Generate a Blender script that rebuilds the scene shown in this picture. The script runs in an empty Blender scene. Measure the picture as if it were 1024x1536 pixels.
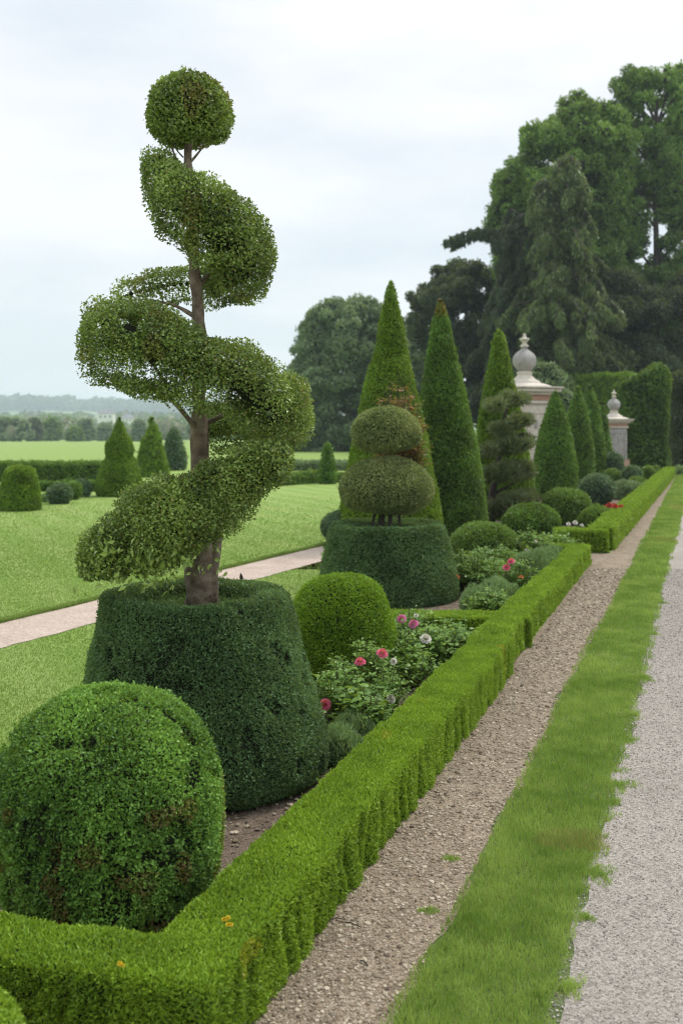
import bpy, math
import numpy as np
from math import radians, sin, cos, pi

SC = bpy.context.scene
COL = SC.collection
# ------------------------------------------------------------------ camera
F, HZ, CH = 1500.0, 640.0, 2.0            # focal length in px of the 1536-high frame, horizon row, eye height
cam_d = bpy.data.cameras.new('camera'); cam = bpy.data.objects.new('camera', cam_d); COL.objects.link(cam)
cam.location = (0, 0, CH); cam.rotation_euler = (radians(90), 0, 0)
cam_d.sensor_fit = 'VERTICAL'; cam_d.sensor_height = 36.0; cam_d.lens = 36.0 * F / 1536
cam_d.shift_y = -(768 - HZ) / 1536
cam_d.clip_start = 0.05; cam_d.clip_end = 9000
cam_d.dof.use_dof = True; cam_d.dof.focus_distance = 5.3; cam_d.dof.aperture_fstop = 2.8
SC.camera = cam
# ------------------------------------------------------------------ world, sun, exposure
SUN_EL, SUN_AZ = radians(58), radians(48)       # azimuth measured clockwise from +Y
W = bpy.data.worlds.new('World'); SC.world = W; W.use_nodes = True
nt = W.node_tree; nt.nodes.clear()
def nn(t, **k):
    n = nt.nodes.new(t)
    for a, b in k.items(): setattr(n, a, b)
    return n
out = nn('ShaderNodeOutputWorld'); bg = nn('ShaderNodeBackground'); bg.inputs['Strength'].default_value = 0.1
sky = nn('ShaderNodeTexSky'); sky.sky_type = 'NISHITA'; sky.sun_disc = False
sky.sun_elevation = SUN_EL; sky.sun_rotation = SUN_AZ
tc = nn('ShaderNodeTexCoord'); mp = nn('ShaderNodeMapping'); mp.inputs['Scale'].default_value = (1, 1, 3.2)
mp.inputs['Location'].default_value = (0.3, 0.1, 0.05)
nz = nn('ShaderNodeTexNoise'); nz.inputs['Scale'].default_value = 2.3; nz.inputs['Detail'].default_value = 5; nz.inputs['Roughness'].default_value = .48
nt.links.new(tc.outputs['Generated'], mp.inputs[0]); nt.links.new(mp.outputs[0], nz.inputs['Vector'])
cr = nn('ShaderNodeValToRGB'); e = cr.color_ramp.elements
e[0].position = .42; e[0].color = (.73, .78, .84, 1); e[1].position = .60; e[1].color = (.93, .94, .96, 1)
nt.links.new(nz.outputs['Fac'], cr.inputs[0])
vm = nn('ShaderNodeVectorMath', operation='SCALE'); vm.inputs['Scale'].default_value = 9.6
nt.links.new(cr.outputs[0], vm.inputs[0])
sx = nn('ShaderNodeSeparateXYZ'); nt.links.new(tc.outputs['Generated'], sx.inputs[0])      # overcast sky: brighter overhead than at the horizon
mr = nn('ShaderNodeMapRange'); mr.inputs['From Min'].default_value = .35; mr.inputs['From Max'].default_value = 1.0; mr.inputs['To Min'].default_value = 6.5; mr.inputs['To Max'].default_value = 11.5
nt.links.new(sx.outputs['Z'], mr.inputs['Value']); nt.links.new(mr.outputs[0], vm.inputs['Scale'])
mx = nn('ShaderNodeMix', data_type='RGBA'); mx.inputs['Factor'].default_value = .93
nt.links.new(sky.outputs[0], mx.inputs['A']); nt.links.new(vm.outputs[0], mx.inputs['B'])
nt.links.new(mx.outputs['Result'], bg.inputs[0]); nt.links.new(bg.outputs[0], out.inputs[0])
sd = bpy.data.lights.new('sun', 'SUN'); sd.energy = 1.5; sd.angle = radians(12); sd.color = (1, .95, .87)
so = bpy.data.objects.new('sun', sd); COL.objects.link(so)
so.rotation_euler = (radians(90) - SUN_EL, 0, -SUN_AZ + radians(0))
so.rotation_euler = (pi / 2 - SUN_EL, 0, pi - SUN_AZ); so.location = (0, 0, 30)
SC.view_settings.view_transform = 'Standard'; SC.view_settings.look = 'None'
SC.view_settings.exposure = 0.80; SC.view_settings.gamma = 1.0
SC.render.engine = 'CYCLES'
SC.cycles.max_bounces = 6; SC.cycles.diffuse_bounces = 3; SC.cycles.transmission_bounces = 3; SC.cycles.glossy_bounces = 2
SC.cycles.use_denoising = True; SC.cycles.denoising_prefilter = 'NONE'; SC.cycles.filter_width = 1.2

# ------------------------------------------------------------------ helpers
RNG = np.random.default_rng(7)
def GP(px, py, z=0.0):
    Y = (CH - z) * F / (py - HZ); return ((px - 512) * Y / F, Y)
def at(px, py, Y):
    return np.array([(px - 512) * Y / F, Y, CH - (py - HZ) * Y / F])
def unit(v): return v / np.maximum(np.linalg.norm(v, axis=-1, keepdims=True), 1e-9)
def vnoise(P, scale, seed=0):
    P = np.asarray(P, float) * scale + seed * 17.13
    i = np.floor(P).astype(np.int64); f = P - i; f = f * f * (3 - 2 * f)
    r = 0
    for dx in (0, 1):
        for dy in (0, 1):
            for dz in (0, 1):
                h = (i[:, 0] + dx) * 374761393 + (i[:, 1] + dy) * 668265263 + (i[:, 2] + dz) * 2147483647 + seed * 1274126177
                h = (h ^ (h >> 13)) * 1274126177 & 0xffffffff; h = (h ^ (h >> 16)) & 0xffff
                w = (f[:, 0] if dx else 1 - f[:, 0]) * (f[:, 1] if dy else 1 - f[:, 1]) * (f[:, 2] if dz else 1 - f[:, 2])
                r = r + w * h / 65535.0
    return r
def tag(o, label=None, cat=None, group=None, kind=None):
    for k, v in (('label', label), ('category', cat), ('group', group), ('kind', kind)):
        if v: o[k] = v
    return o
def root(name, loc, label, cat, group=None):
    o = bpy.data.objects.new(name, None); COL.objects.link(o); o.location = loc; o.empty_display_size = .1
    return tag(o, label, cat, group)
class Geo:
    def __init__(s): s.V = []; s.Fc = []; s.M = []; s.A = []; s.S = []; s.n = 0
    def add(s, V, Fc, mat=0, attr=None, smooth=False):
        V = np.asarray(V, np.float32).reshape(-1, 3); Fc = np.asarray(Fc, np.int64)
        if len(V) == 0: return s
        s.V.append(V); s.Fc.append(Fc + s.n); s.M.append((mat, smooth)); s.n += len(V)
        s.A.append(np.full((len(V), 3), .5, np.float32) if attr is None else np.asarray(attr, np.float32))
        return s
    def build(s, name, mats, parent=None):
        V = np.concatenate(s.V); me = bpy.data.meshes.new(name)
        me.vertices.add(len(V)); me.vertices.foreach_set('co', V.ravel())
        idx = np.concatenate([f.ravel() for f in s.Fc]).astype(np.int32)
        k = np.concatenate([np.full(len(f), f.shape[1]) for f in s.Fc])
        me.loops.add(len(idx)); me.loops.foreach_set('vertex_index', idx)
        me.polygons.add(len(k)); me.polygons.foreach_set('loop_start', np.concatenate([[0], np.cumsum(k)[:-1]]).astype(np.int32))
        me.polygons.foreach_set('material_index', np.concatenate([np.full(len(f), m[0]) for f, m in zip(s.Fc, s.M)]).astype(np.int32))
        me.polygons.foreach_set('use_smooth', np.concatenate([np.full(len(f), m[1]) for f, m in zip(s.Fc, s.M)]))
        a = me.attributes.new('lv', 'FLOAT_VECTOR', 'POINT'); a.data.foreach_set('vector', np.concatenate(s.A).ravel())
        me.update(calc_edges=True)
        for m in (mats if isinstance(mats, (list, tuple)) else [mats]): me.materials.append(m)
        o = bpy.data.objects.new(name, me); COL.objects.link(o)
        if parent is not None:
            o.parent = parent
            off = -np.array(parent.location) if parent.type == 'EMPTY' else None
            if off is not None:
                me.transform(__import__('mathutils').Matrix.Translation(off))
        return o

# ------------------------------------------------------------------ materials
def mat(name):
    m = bpy.data.materials.new(name); m.use_nodes = True; t = m.node_tree; t.nodes.clear()
    return m, t
def N(t, ty, ins=None, **k):
    n = t.nodes.new(ty)
    for a, b in k.items(): setattr(n, a, b)
    for a, b in (ins or {}).items():
        if hasattr(b, 'is_linked') or isinstance(b, bpy.types.NodeSocket): t.links.new(b, n.inputs[a])
        else: n.inputs[a].default_value = b
    return n
def rgb(c): return (*c, 1)
def mixc(t, f, a, b, mode='MIX'):
    n = N(t, 'ShaderNodeMix', data_type='RGBA', blend_type=mode)
    for i, v in ((0, f), (6, a), (7, b)):
        if isinstance(v, bpy.types.NodeSocket): t.links.new(v, n.inputs[i])
        else: n.inputs[i].default_value = v if i == 0 else rgb(v)
    return n.outputs[2]
def leafmat(name, dark, light, dry=(.20, .10, .03), rough=.45, trans=.28, spec=.35):
    m, t = mat(name)
    a = N(t, 'ShaderNodeAttribute', attribute_name='lv'); s = N(t, 'ShaderNodeSeparateXYZ', {0: a.outputs['Vector']})
    c = mixc(t, s.outputs[0], dark, light); c = mixc(t, s.outputs[1], c, dry)
    p = N(t, 'ShaderNodeBsdfPrincipled', {'Base Color': c, 'Roughness': rough, 'Specular IOR Level': spec})
    tr = N(t, 'ShaderNodeBsdfTranslucent', {'Color': mixc(t, .35, c, (.5, .6, .05), 'MIX')})
    mxs = N(t, 'ShaderNodeMixShader', {0: trans, 1: p.outputs[0], 2: tr.outputs[0]})
    N(t, 'ShaderNodeOutputMaterial', {0: mxs.outputs[0]})
    return m
def noisemat(name, cols, scale=4, detail=6, rough=.85, bump=.3, bscale=None, bdist=.02, voro=None, spec=.3, coords='Object'):
    """cols: list of (pos, colour) over a fractal noise; voro=(scale, [(pos,col)...], factor) adds stone speckle."""
    m, t = mat(name); tc = N(t, 'ShaderNodeTexCoord')
    nz = N(t, 'ShaderNodeTexNoise', {'Vector': tc.outputs[coords], 'Scale': scale, 'Detail': detail, 'Roughness': .6})
    r = N(t, 'ShaderNodeValToRGB', {0: nz.outputs[0]}); el = r.color_ramp.elements
    while len(el) < len(cols): el.new(.5)
    for x, (p, c) in zip(el, cols): x.position = p; x.color = rgb(c)
    c = r.outputs[0]; h = None
    b = N(t, 'ShaderNodeTexNoise', {'Vector': tc.outputs[coords], 'Scale': bscale or scale * 4, 'Detail': 8, 'Roughness': .7})
    h = b.outputs[0]
    if voro:
        v = N(t, 'ShaderNodeTexVoronoi', {'Vector': tc.outputs[coords], 'Scale': voro[0], 'Randomness': 1.0})
        sx = N(t, 'ShaderNodeSeparateColor', {0: v.outputs['Color']})
        r2 = N(t, 'ShaderNodeValToRGB', {0: sx.outputs[0]}); e2 = r2.color_ramp.elements
        while len(e2) < len(voro[1]): e2.new(.5)
        for x, (p, cc) in zip(e2, voro[1]): x.position = p; x.color = rgb(cc)
        c = mixc(t, voro[2], c, r2.outputs[0])
        d = N(t, 'ShaderNodeMath', {0: v.outputs['Distance'], 1: -.8}, operation='MULTIPLY_ADD'); d.inputs[2].default_value = .8
        h = N(t, 'ShaderNodeMath', {0: h, 1: d.outputs[0]}, operation='ADD').outputs[0]
    bp = N(t, 'ShaderNodeBump', {'Height': h, 'Strength': bump, 'Distance': bdist})
    p = N(t, 'ShaderNodeBsdfPrincipled', {'Base Color': c, 'Roughness': rough, 'Specular IOR Level': spec, 'Normal': bp.outputs[0]})
    N(t, 'ShaderNodeOutputMaterial', {0: p.outputs[0]})
    return m
M = {}
M['core'] = noisemat('foliage_shade_core', [(.3, (.010, .014, .006)), (.7, (.022, .030, .010))], 30, bump=.5)  # inner shell coloured near black, painting the shade in gaps between leaves
M['ball'] = leafmat('box_leaf', (0.045, 0.119, 0.019), (0.243, 0.455, 0.074), dry=(.17, .07, .03))
M['drum'] = leafmat('dark_box_leaf', (0.037, 0.089, 0.034), (0.158, 0.284, 0.105), rough=.5, spec=.28)
M['lime'] = leafmat('lime_box_leaf', (.115, .225, .014), (.310, .480, .035), dry=(.40, .36, .03), trans=.32)
M['limeball'] = leafmat('bright_box_leaf', (0.081, 0.188, 0.007), (0.237, 0.406, 0.022), trans=.32)
M['spiral'] = leafmat('holly_leaf', (0.057, 0.104, 0.019), (0.315, 0.443, 0.093), dry=(.26, .17, .05), rough=.32, spec=.5, trans=.22)
M['bronze'] = leafmat('bronze_box_leaf', (0.100, 0.150, 0.050), (0.347, 0.381, 0.143), dry=(.21, .12, .07))
M['yew'] = leafmat('yew_leaf', (0.030, 0.076, 0.014), (0.169, 0.337, 0.049), dry=(.28, .10, .04))
M['yewlime'] = leafmat('light_yew_leaf', (0.066, 0.139, 0.011), (0.227, 0.383, 0.031), dry=(.28, .10, .04))
M['blue'] = leafmat('blue_green_leaf', (0.051, 0.103, 0.057), (0.139, 0.236, 0.130))
M['midball'] = leafmat('mid_green_leaf', (0.067, 0.143, 0.021), (0.195, 0.334, 0.065))
M['pine'] = leafmat('pine_needle', (0.050, 0.077, 0.034), (0.166, 0.215, 0.101), dry=(.12, .075, .04))
M['rose'] = leafmat('rose_leaf', (.075, .165, .024), (.230, .390, .075), trans=.35)
M['lav'] = leafmat('grey_green_leaf', (0.115, 0.203, 0.081), (0.270, 0.405, 0.176))
M['red'] = leafmat('copper_leaf', (.085, .10, .02), (.33, .13, .05), dry=(.35, .12, .04))
M['oak'] = leafmat('broad_leaf', (0.054, 0.108, 0.024), (0.234, 0.408, 0.080), dry=(.14, .24, .03))
M['grey'] = leafmat('grey_tree_leaf', (0.111, 0.176, 0.090), (0.261, 0.365, 0.183))
M['dark'] = leafmat('dark_tree_leaf', (0.020, 0.037, 0.020), (0.073, 0.113, 0.055))
M['weep'] = leafmat('weeping_conifer_leaf', (0.036, 0.060, 0.019), (0.181, 0.255, 0.085))
M['ivy'] = leafmat('ivy_leaf', (.022, .060, .008), (.105, .210, .030), rough=.55, spec=.3)
M['lawnblade'] = leafmat('lawn_blade', (.145, .240, .045), (.245, .360, .090), dry=(.34, .32, .14), trans=.3, rough=.6)
M['grass'] = leafmat('grass_blade', (.130, .265, .040), (.420, .560, .140), dry=(.36, .28, .12), trans=.35, rough=.5)
M['bark'] = noisemat('bark', [(.3, (.07, .052, .036)), (.5, (.19, .145, .10)), (.7, (.32, .27, .20))], 14, bump=1.0, bscale=30, bdist=.02)
M['darkbark'] = noisemat('dark_bark', [(.3, (.03, .024, .018)), (.7, (.08, .065, .05))], 3, bump=.6)
M['stem'] = noisemat('green_stem', [(.3, (.05, .09, .02)), (.7, (.12, .12, .04))], 20)
M['soil'] = noisemat('soil', [(.3, (.075, .050, .034)), (.5, (.16, .115, .082)), (.72, (.26, .20, .15))], 9, bump=.9, bscale=40, bdist=.02,
                     voro=(70, [(.2, (.07, .05, .035)), (.8, (.30, .24, .18))], .35))
M['dirt'] = noisemat('dirt', [(.32, (.15, .112, .070)), (.5, (.28, .22, .145)), (.70, (.40, .33, .235))], 5, bump=.9, bscale=45, bdist=.018,
                     voro=(85, [(.1, (.12, .085, .055)), (.5, (.29, .22, .155)), (.95, (.52, .44, .35))], .5))
M['gravel'] = noisemat('gravel', [(.35, (.22, .192, .158)), (.65, (.35, .315, .268))], .9, bump=.7, bscale=60, bdist=.010,
                       voro=(110, [(.05, (.15, .132, .112)), (.45, (.31, .28, .245)), (.95, (.50, .465, .42))], .55))
M['pink'] = noisemat('pinkish_gravel', [(.3, (.36, .275, .21)), (.7, (.54, .44, .355))], 2, bump=.6, bscale=50,
                     voro=(60, [(.05, (.25, .19, .16)), (.95, (.66, .56, .49))], .4))
def lawnmat():
    m, t = mat('lawn_turf'); tc = N(t, 'ShaderNodeTexCoord')
    fine = N(t, 'ShaderNodeTexNoise', {'Vector': tc.outputs['Object'], 'Scale': 22.0, 'Detail': 8, 'Roughness': .75})
    mid = N(t, 'ShaderNodeTexNoise', {'Vector': tc.outputs['Object'], 'Scale': .55, 'Detail': 5, 'Roughness': .6})
    mp = N(t, 'ShaderNodeMapping', {'Vector': tc.outputs['Object']}); mp.inputs['Rotation'].default_value = (0, 0, radians(64))
    wv = N(t, 'ShaderNodeTexWave', {'Vector': mp.outputs[0], 'Scale': .36, 'Distortion': 2.5, 'Detail': 3, 'Detail Scale': .8}, bands_direction='Y')
    c = mixc(t, fine.outputs[0], (.125, .215, .032), (.235, .350, .078))
    c = mixc(t, wv.outputs[0], c, mixc(t, .28, c, (.36, .42, .16)))
    r = N(t, 'ShaderNodeValToRGB', {0: mid.outputs[0]}); r.color_ramp.elements[0].position = .45; r.color_ramp.elements[1].position = .75
    mm = N(t, 'ShaderNodeMath', {0: r.outputs[0], 1: .5}, operation='MULTIPLY')
    c = mixc(t, mm.outputs[0], c, (.28, .33, .10))
    bp = N(t, 'ShaderNodeBump', {'Height': fine.outputs[0], 'Strength': .6, 'Distance': .03})
    p = N(t, 'ShaderNodeBsdfPrincipled', {'Base Color': c, 'Roughness': .8, 'Specular IOR Level': .15, 'Normal': bp.outputs[0]})
    N(t, 'ShaderNodeOutputMaterial', {0: p.outputs[0]}); return m
M['lawn'] = lawnmat()
M['turf'] = noisemat('verge_turf', [(.3, (.08, .115, .03)), (.6, (.13, .18, .045)), (.8, (.22, .20, .10))], 14, bump=.8, bscale=60)
def stonemat(name, a, b, c3):
    m, t = mat(name); tc = N(t, 'ShaderNodeTexCoord')
    n1 = N(t, 'ShaderNodeTexNoise', {'Vector': tc.outputs['Object'], 'Scale': 3.0, 'Detail': 8, 'Roughness': .65})
    n2 = N(t, 'ShaderNodeTexNoise', {'Vector': tc.outputs['Object'], 'Scale': 9.0, 'Detail': 6, 'Roughness': .7})
    r = N(t, 'ShaderNodeValToRGB', {0: n1.outputs[0]}); r.color_ramp.elements[0].position = .35; r.color_ramp.elements[1].position = .65
    c = mixc(t, r.outputs[0], a, b)
    r2 = N(t, 'ShaderNodeValToRGB', {0: n2.outputs[0]}); r2.color_ramp.elements[0].position = .55; r2.color_ramp.elements[1].position = .68
    c = mixc(t, r2.outputs[0], c, c3)
    bp = N(t, 'ShaderNodeBump', {'Height': n2.outputs[0], 'Strength': .5, 'Distance': .02})
    p = N(t, 'ShaderNodeBsdfPrincipled', {'Base Color': c, 'Roughness': .85, 'Normal': bp.outputs[0]})
    N(t, 'ShaderNodeOutputMaterial', {0: p.outputs[0]}); return m
M['cream'] = stonemat('cream_stone', (.46, .42, .35), (.60, .55, .47), (.40, .30, .23))
M['greystone'] = stonemat('grey_stone', (.25, .24, .225), (.38, .36, .335), (.17, .165, .15))
M['brick'] = stonemat('red_sandstone', (.36, .20, .14), (.46, .29, .21), (.45, .38, .30))
M['petal_pink'] = leafmat('pink_petal', (.74, .07, .19), (.88, .25, .38), trans=.35, rough=.5)
M['petal_magenta'] = leafmat('magenta_petal', (.70, .10, .36), (.86, .36, .60), trans=.35, rough=.5)
M['petal_white'] = leafmat('white_petal', (.72, .66, .62), (.86, .84, .80), trans=.3, rough=.5)
M['petal_red'] = leafmat('red_petal', (.45, .012, .025), (.70, .04, .06), trans=.3, rough=.5)
M['petal_orange'] = leafmat('orange_petal', (.65, .16, .05), (.80, .30, .12), trans=.3, rough=.5)
M['petal_yellow'] = leafmat('yellow_petal', (.72, .48, .02), (.85, .68, .05), trans=.3, rough=.5)
M['stonebit'] = leafmat('stone_chip', (.18, .138, .09), (.48, .41, .31), dry=(.10, .075, .055), trans=0, rough=.85, spec=.3)
M['greybit'] = leafmat('grey_chip', (.18, .158, .133), (.48, .445, .395), dry=(.13, .12, .11), trans=0, rough=.85, spec=.3)
M['white'] = noisemat('white_render', [(.3, (.62, .61, .58)), (.7, (.74, .73, .70))], .3, bump=.1)
M['slate'] = noisemat('slate_roof', [(.3, (.16, .16, .18)), (.7, (.25, .25, .27))], .3, bump=.1)
M['glass'] = noisemat('window_glass', [(.3, (.05, .06, .07)), (.7, (.10, .12, .14))], .3, rough=.2, bump=0)
M['hill'] = noisemat('hill_ground', [(.35, (.05, .09, .03)), (.5, (.12, .17, .05)), (.65, (.24, .28, .10))], .006, bump=.2, bscale=.05, bdist=2)

# ------------------------------------------------------------------ geometry builders
def grid_faces(nu, nv, wrap=False):
    i = np.arange(nu if wrap else nu - 1)[:, None]; j = np.arange(nv - 1)[None, :]
    i2 = (i + 1) % nu
    return np.stack([i * nv + j, i2 * nv + j, i2 * nv + j + 1, i * nv + j + 1], -1).reshape(-1, 4)
def vnormals(V, Q):
    n = np.cross(V[Q[:, 2]] - V[Q[:, 0]], V[Q[:, 3]] - V[Q[:, 1]]) if Q.shape[1] == 4 else np.cross(V[Q[:, 1]] - V[Q[:, 0]], V[Q[:, 2]] - V[Q[:, 0]])
    o = np.zeros_like(V)
    for k in range(Q.shape[1]): np.add.at(o, Q[:, k], n)
    return unit(o)
def resample(pts, step):
    pts = np.array(pts, float); d = np.r_[0, np.cumsum(np.linalg.norm(np.diff(pts, axis=0), axis=1))]
    n = max(int(d[-1] / step), 8); s = np.linspace(0, d[-1], n)
    return np.stack([np.interp(s, d, pts[:, k]) for k in range(pts.shape[1])], 1)
def smoothprof(pts, it=2):
    p = np.array(pts, float)
    for _ in range(it):
        q = [p[0]]
        for a, b in zip(p[:-1], p[1:]): q += [a * .75 + b * .25, a * .25 + b * .75]
        q.append(p[-1]); p = np.array(q)
    return p
def lathe(prof, c, nu=64, sx=1, sy=1, step=.03, smooth=True, lean=(0, 0), rib=None):
    p = resample(smoothprof(prof) if smooth else prof, step)
    a = np.arange(nu) / nu * 2 * pi
    r = p[:, 0][None, :]; zz = p[:, 1][None, :]
    rr = r * (1 + (rib[1] * np.abs(np.cos(a * rib[0] / 2)))[:, None]) if rib else r
    x = rr * np.cos(a)[:, None] * sx + lean[0] * zz; y = rr * np.sin(a)[:, None] * sy + lean[1] * zz
    V = np.stack([x + c[0], y + c[1], zz + c[2] + 0 * x], -1).reshape(-1, 3)
    Q = grid_faces(nu, len(p), True)
    n = vnormals(V, Q); ctr = np.array([c[0], c[1], c[2] + p[:, 1].mean()])
    if np.mean(np.sum(n * (V - ctr), 1)) < 0: Q = Q[:, ::-1]; n = -n
    return V, Q, n
def roundbox(c, rot, L, Wd, H, r=.04, step=.04, taper=0.0, bottom=False):
    """box: length L along local x, width Wd along y, standing on z=c[2]."""
    h = np.array([L / 2, Wd / 2, H / 2]); Vs = []; Qs = []; Ns = []; n0 = 0
    for ax in range(3):
        for s in (-1, 1):
            if ax == 2 and s == -1 and not bottom: continue
            u, v = [k for k in range(3) if k != ax]
            a = np.linspace(-h[u], h[u], max(int(2 * h[u] / step), 3) + 1); b = np.linspace(-h[v], h[v], max(int(2 * h[v] / step), 3) + 1)
            A, B = np.meshgrid(a, b, indexing='ij'); P = np.zeros(A.shape + (3,)); P[..., u] = A; P[..., v] = B; P[..., ax] = s * h[ax]
            P = P.reshape(-1, 3); lo = -(h - r); hi = h - r; lo2 = lo.copy(); lo2[2] = -h[2] - 1 if not bottom else lo[2]
            q = np.clip(P, lo2, hi); nrm = unit(P - q); q2 = np.where(P < lo2, lo2, np.where(P > hi, hi, P)); P = q2 + nrm * r
            Q = grid_faces(len(a), len(b))
            if (s == 1) == (ax == 1): Q = Q[:, ::-1]
            Vs.append(P); Ns.append(nrm); Qs.append(Q + n0); n0 += len(P)
    V = np.concatenate(Vs); Nn = np.concatenate(Ns); Q = np.concatenate(Qs)
    k = 1 - taper * (V[:, 2] / H + .5); V[:, 1] *= k
    V[:, 2] += H / 2; cr_, sr_ = cos(rot), sin(rot)
    loc = V.copy()
    R = np.array([[cr_, -sr_, 0], [sr_, cr_, 0], [0, 0, 1]])
    return V @ R.T + np.array(c), Q, Nn @ R.T, loc
def sample(V, Q, Nn, density):
    if Q.shape[1] == 4: T = np.concatenate([Q[:, [0, 1, 2]], Q[:, [0, 2, 3]]])
    else: T = Q
    a, b, c = V[T[:, 0]], V[T[:, 1]], V[T[:, 2]]
    ar = np.linalg.norm(np.cross(b - a, c - a), axis=1) / 2; n = int(ar.sum() * density)
    t = np.searchsorted(np.cumsum(ar) / ar.sum(), RNG.random(n)); t = np.minimum(t, len(T) - 1)
    u, v = RNG.random(n), RNG.random(n); m = u + v > 1; u[m] = 1 - u[m]; v[m] = 1 - v[m]
    u = u[:, None]; v = v[:, None]
    P = a[t] * (1 - u - v) + b[t] * u + c[t] * v
    Nm = unit(Nn[T[t, 0]] * (1 - u - v) + Nn[T[t, 1]] * u + Nn[T[t, 2]] * v)
    return P, Nm
def leafquads(P, Nn, L, wr=.55, outw=.6, up=0., flat=.5, var=.35):
    n = len(P); r1 = unit(RNG.normal(size=(n, 3))); r2 = unit(RNG.normal(size=(n, 3)))
    d = unit(Nn * outw + r1 + np.array([0, 0, up])); nm = Nn * flat + r2
    s = unit(np.cross(d, nm)); l = (L * (1 + RNG.uniform(-var, var, n)))[:, None] if np.ndim(L) == 0 else (L * (1 + RNG.uniform(-var, var, n)))[:, None]
    f = unit(np.cross(s, d)) * l * .10
    V = np.stack([P - d * l * .3, P + d * l * .15 + s * l * wr / 2 + f, P + d * l * .7, P + d * l * .15 - s * l * wr / 2 + f], 1).reshape(-1, 3)
    return V, np.arange(n * 4).reshape(-1, 4)
def attrs(P, nsc, seed=0, amp=.35, dry=None):
    tone = np.clip(.5 + (vnoise(P, nsc, seed) - .5) * amp * 2 + (RNG.random(len(P)) - .5) * .75, 0, 1)
    d = np.zeros(len(P)) if dry is None else dry
    return np.repeat(np.stack([tone, d, tone * 0], 1), 4, 0)
def lump(V, Nn, amp, sc, seed=0):
    return V + Nn * ((vnoise(V, sc, seed) - .5) * 2 * amp + (vnoise(V, sc * 2.7, seed + 5) - .5) * amp)[:, None]
def LS(Y, base=.016): return max(base, .0023 * Y)
def shell(g, V, Q, Nn, L, k=2.6, depth=None, inset=None, core=True, holes=0, seed=0, wr=.55, outw=.6, up=0., flat=.5, nsc=6, amp=.35, dryf=None, coremat=1, keep=None):
    depth = L * 1.6 if depth is None else depth; inset = L * 1.5 if inset is None else inset
    dens = k / (.5 * wr * L * L)
    P, Nm = sample(V, Q, Nn, dens)
    if keep is not None:
        kk = keep(P); P, Nm = P[kk], Nm[kk]
    off = -RNG.random(len(P)) ** 1.5 * depth + (RNG.random(len(P)) < .05) * RNG.random(len(P)) * L * .9
    if holes:
        h = vnoise(P, holes[0], seed + 9) * .6 + vnoise(P, holes[0] * 2.3, seed + 19) * .4; pit = np.clip((h - holes[1]) / .06, 0, 1); off = off - pit * holes[2]; m = RNG.random(len(P)) > pit * .55; P, Nm, off = P[m], Nm[m], off[m]
    P = P + Nm * off[:, None]
    LV, LQ = leafquads(P, Nm, L, wr, outw, up, flat)
    g.add(LV, LQ, 0, attrs(P, nsc, seed, amp, dryf(P) if dryf else None))
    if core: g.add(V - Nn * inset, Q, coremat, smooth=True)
    return g
def tube(g, pts, rad, nu=9, mati=0, noise=0., seed=0, cap=True):
    pts = np.array(pts, float); rad = np.array(rad, float); n = len(pts)
    tg = unit(np.gradient(pts, axis=0)); ref = np.array([0.31, .95, .05]); s = unit(np.cross(tg, ref)); b = np.cross(tg, s)
    a = np.arange(nu) / nu * 2 * pi
    V = pts[None] + (np.cos(a)[:, None, None] * s[None] + np.sin(a)[:, None, None] * b[None]) * rad[None, :, None]
    V = V.reshape(-1, 3)
    if noise: V = V + (vnoise(V, 14, seed) - .5)[:, None] * noise * unit(V - np.repeat(pts[None], nu, 0).reshape(-1, 3))
    g.add(V, grid_faces(nu, n, True)[:, ::-1], mati, smooth=True); return g
def bez(pts, n=14):
    return resample(smoothprof(pts, 3), 1e-6 + np.sum(np.linalg.norm(np.diff(np.array(pts, float), axis=0), axis=1)) / n)
def icos():
    t = (1 + 5 ** .5) / 2
    V = unit(np.array([(-1, t, 0), (1, t, 0), (-1, -t, 0), (1, -t, 0), (0, -1, t), (0, 1, t), (0, -1, -t), (0, 1, -t), (t, 0, -1), (t, 0, 1), (-t, 0, -1), (-t, 0, 1)], float))
    Fc = np.array([(0, 11, 5), (0, 5, 1), (0, 1, 7), (0, 7, 10), (0, 10, 11), (1, 5, 9), (5, 11, 4), (11, 10, 2), (10, 7, 6), (7, 1, 8), (3, 9, 4), (3, 4, 2), (3, 2, 6), (3, 6, 8), (3, 8, 9), (4, 9, 5), (2, 4, 11), (6, 2, 10), (8, 6, 7), (9, 8, 1)])
    return V, Fc
ICV, ICF = icos()
def ico2():
    V = list(ICV); F2 = []; c = {}
    def mid(a, b):
        k = (min(a, b), max(a, b))
        if k not in c: v = V[a] + V[b]; V.append(v / np.linalg.norm(v)); c[k] = len(V) - 1
        return c[k]
    for a, b, d in ICF:
        x, y, z = mid(a, b), mid(b, d), mid(d, a); F2 += [(a, x, z), (b, y, x), (d, z, y), (x, y, z)]
    return np.array(V), np.array(F2)
I2V, I2F = ico2()
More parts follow.
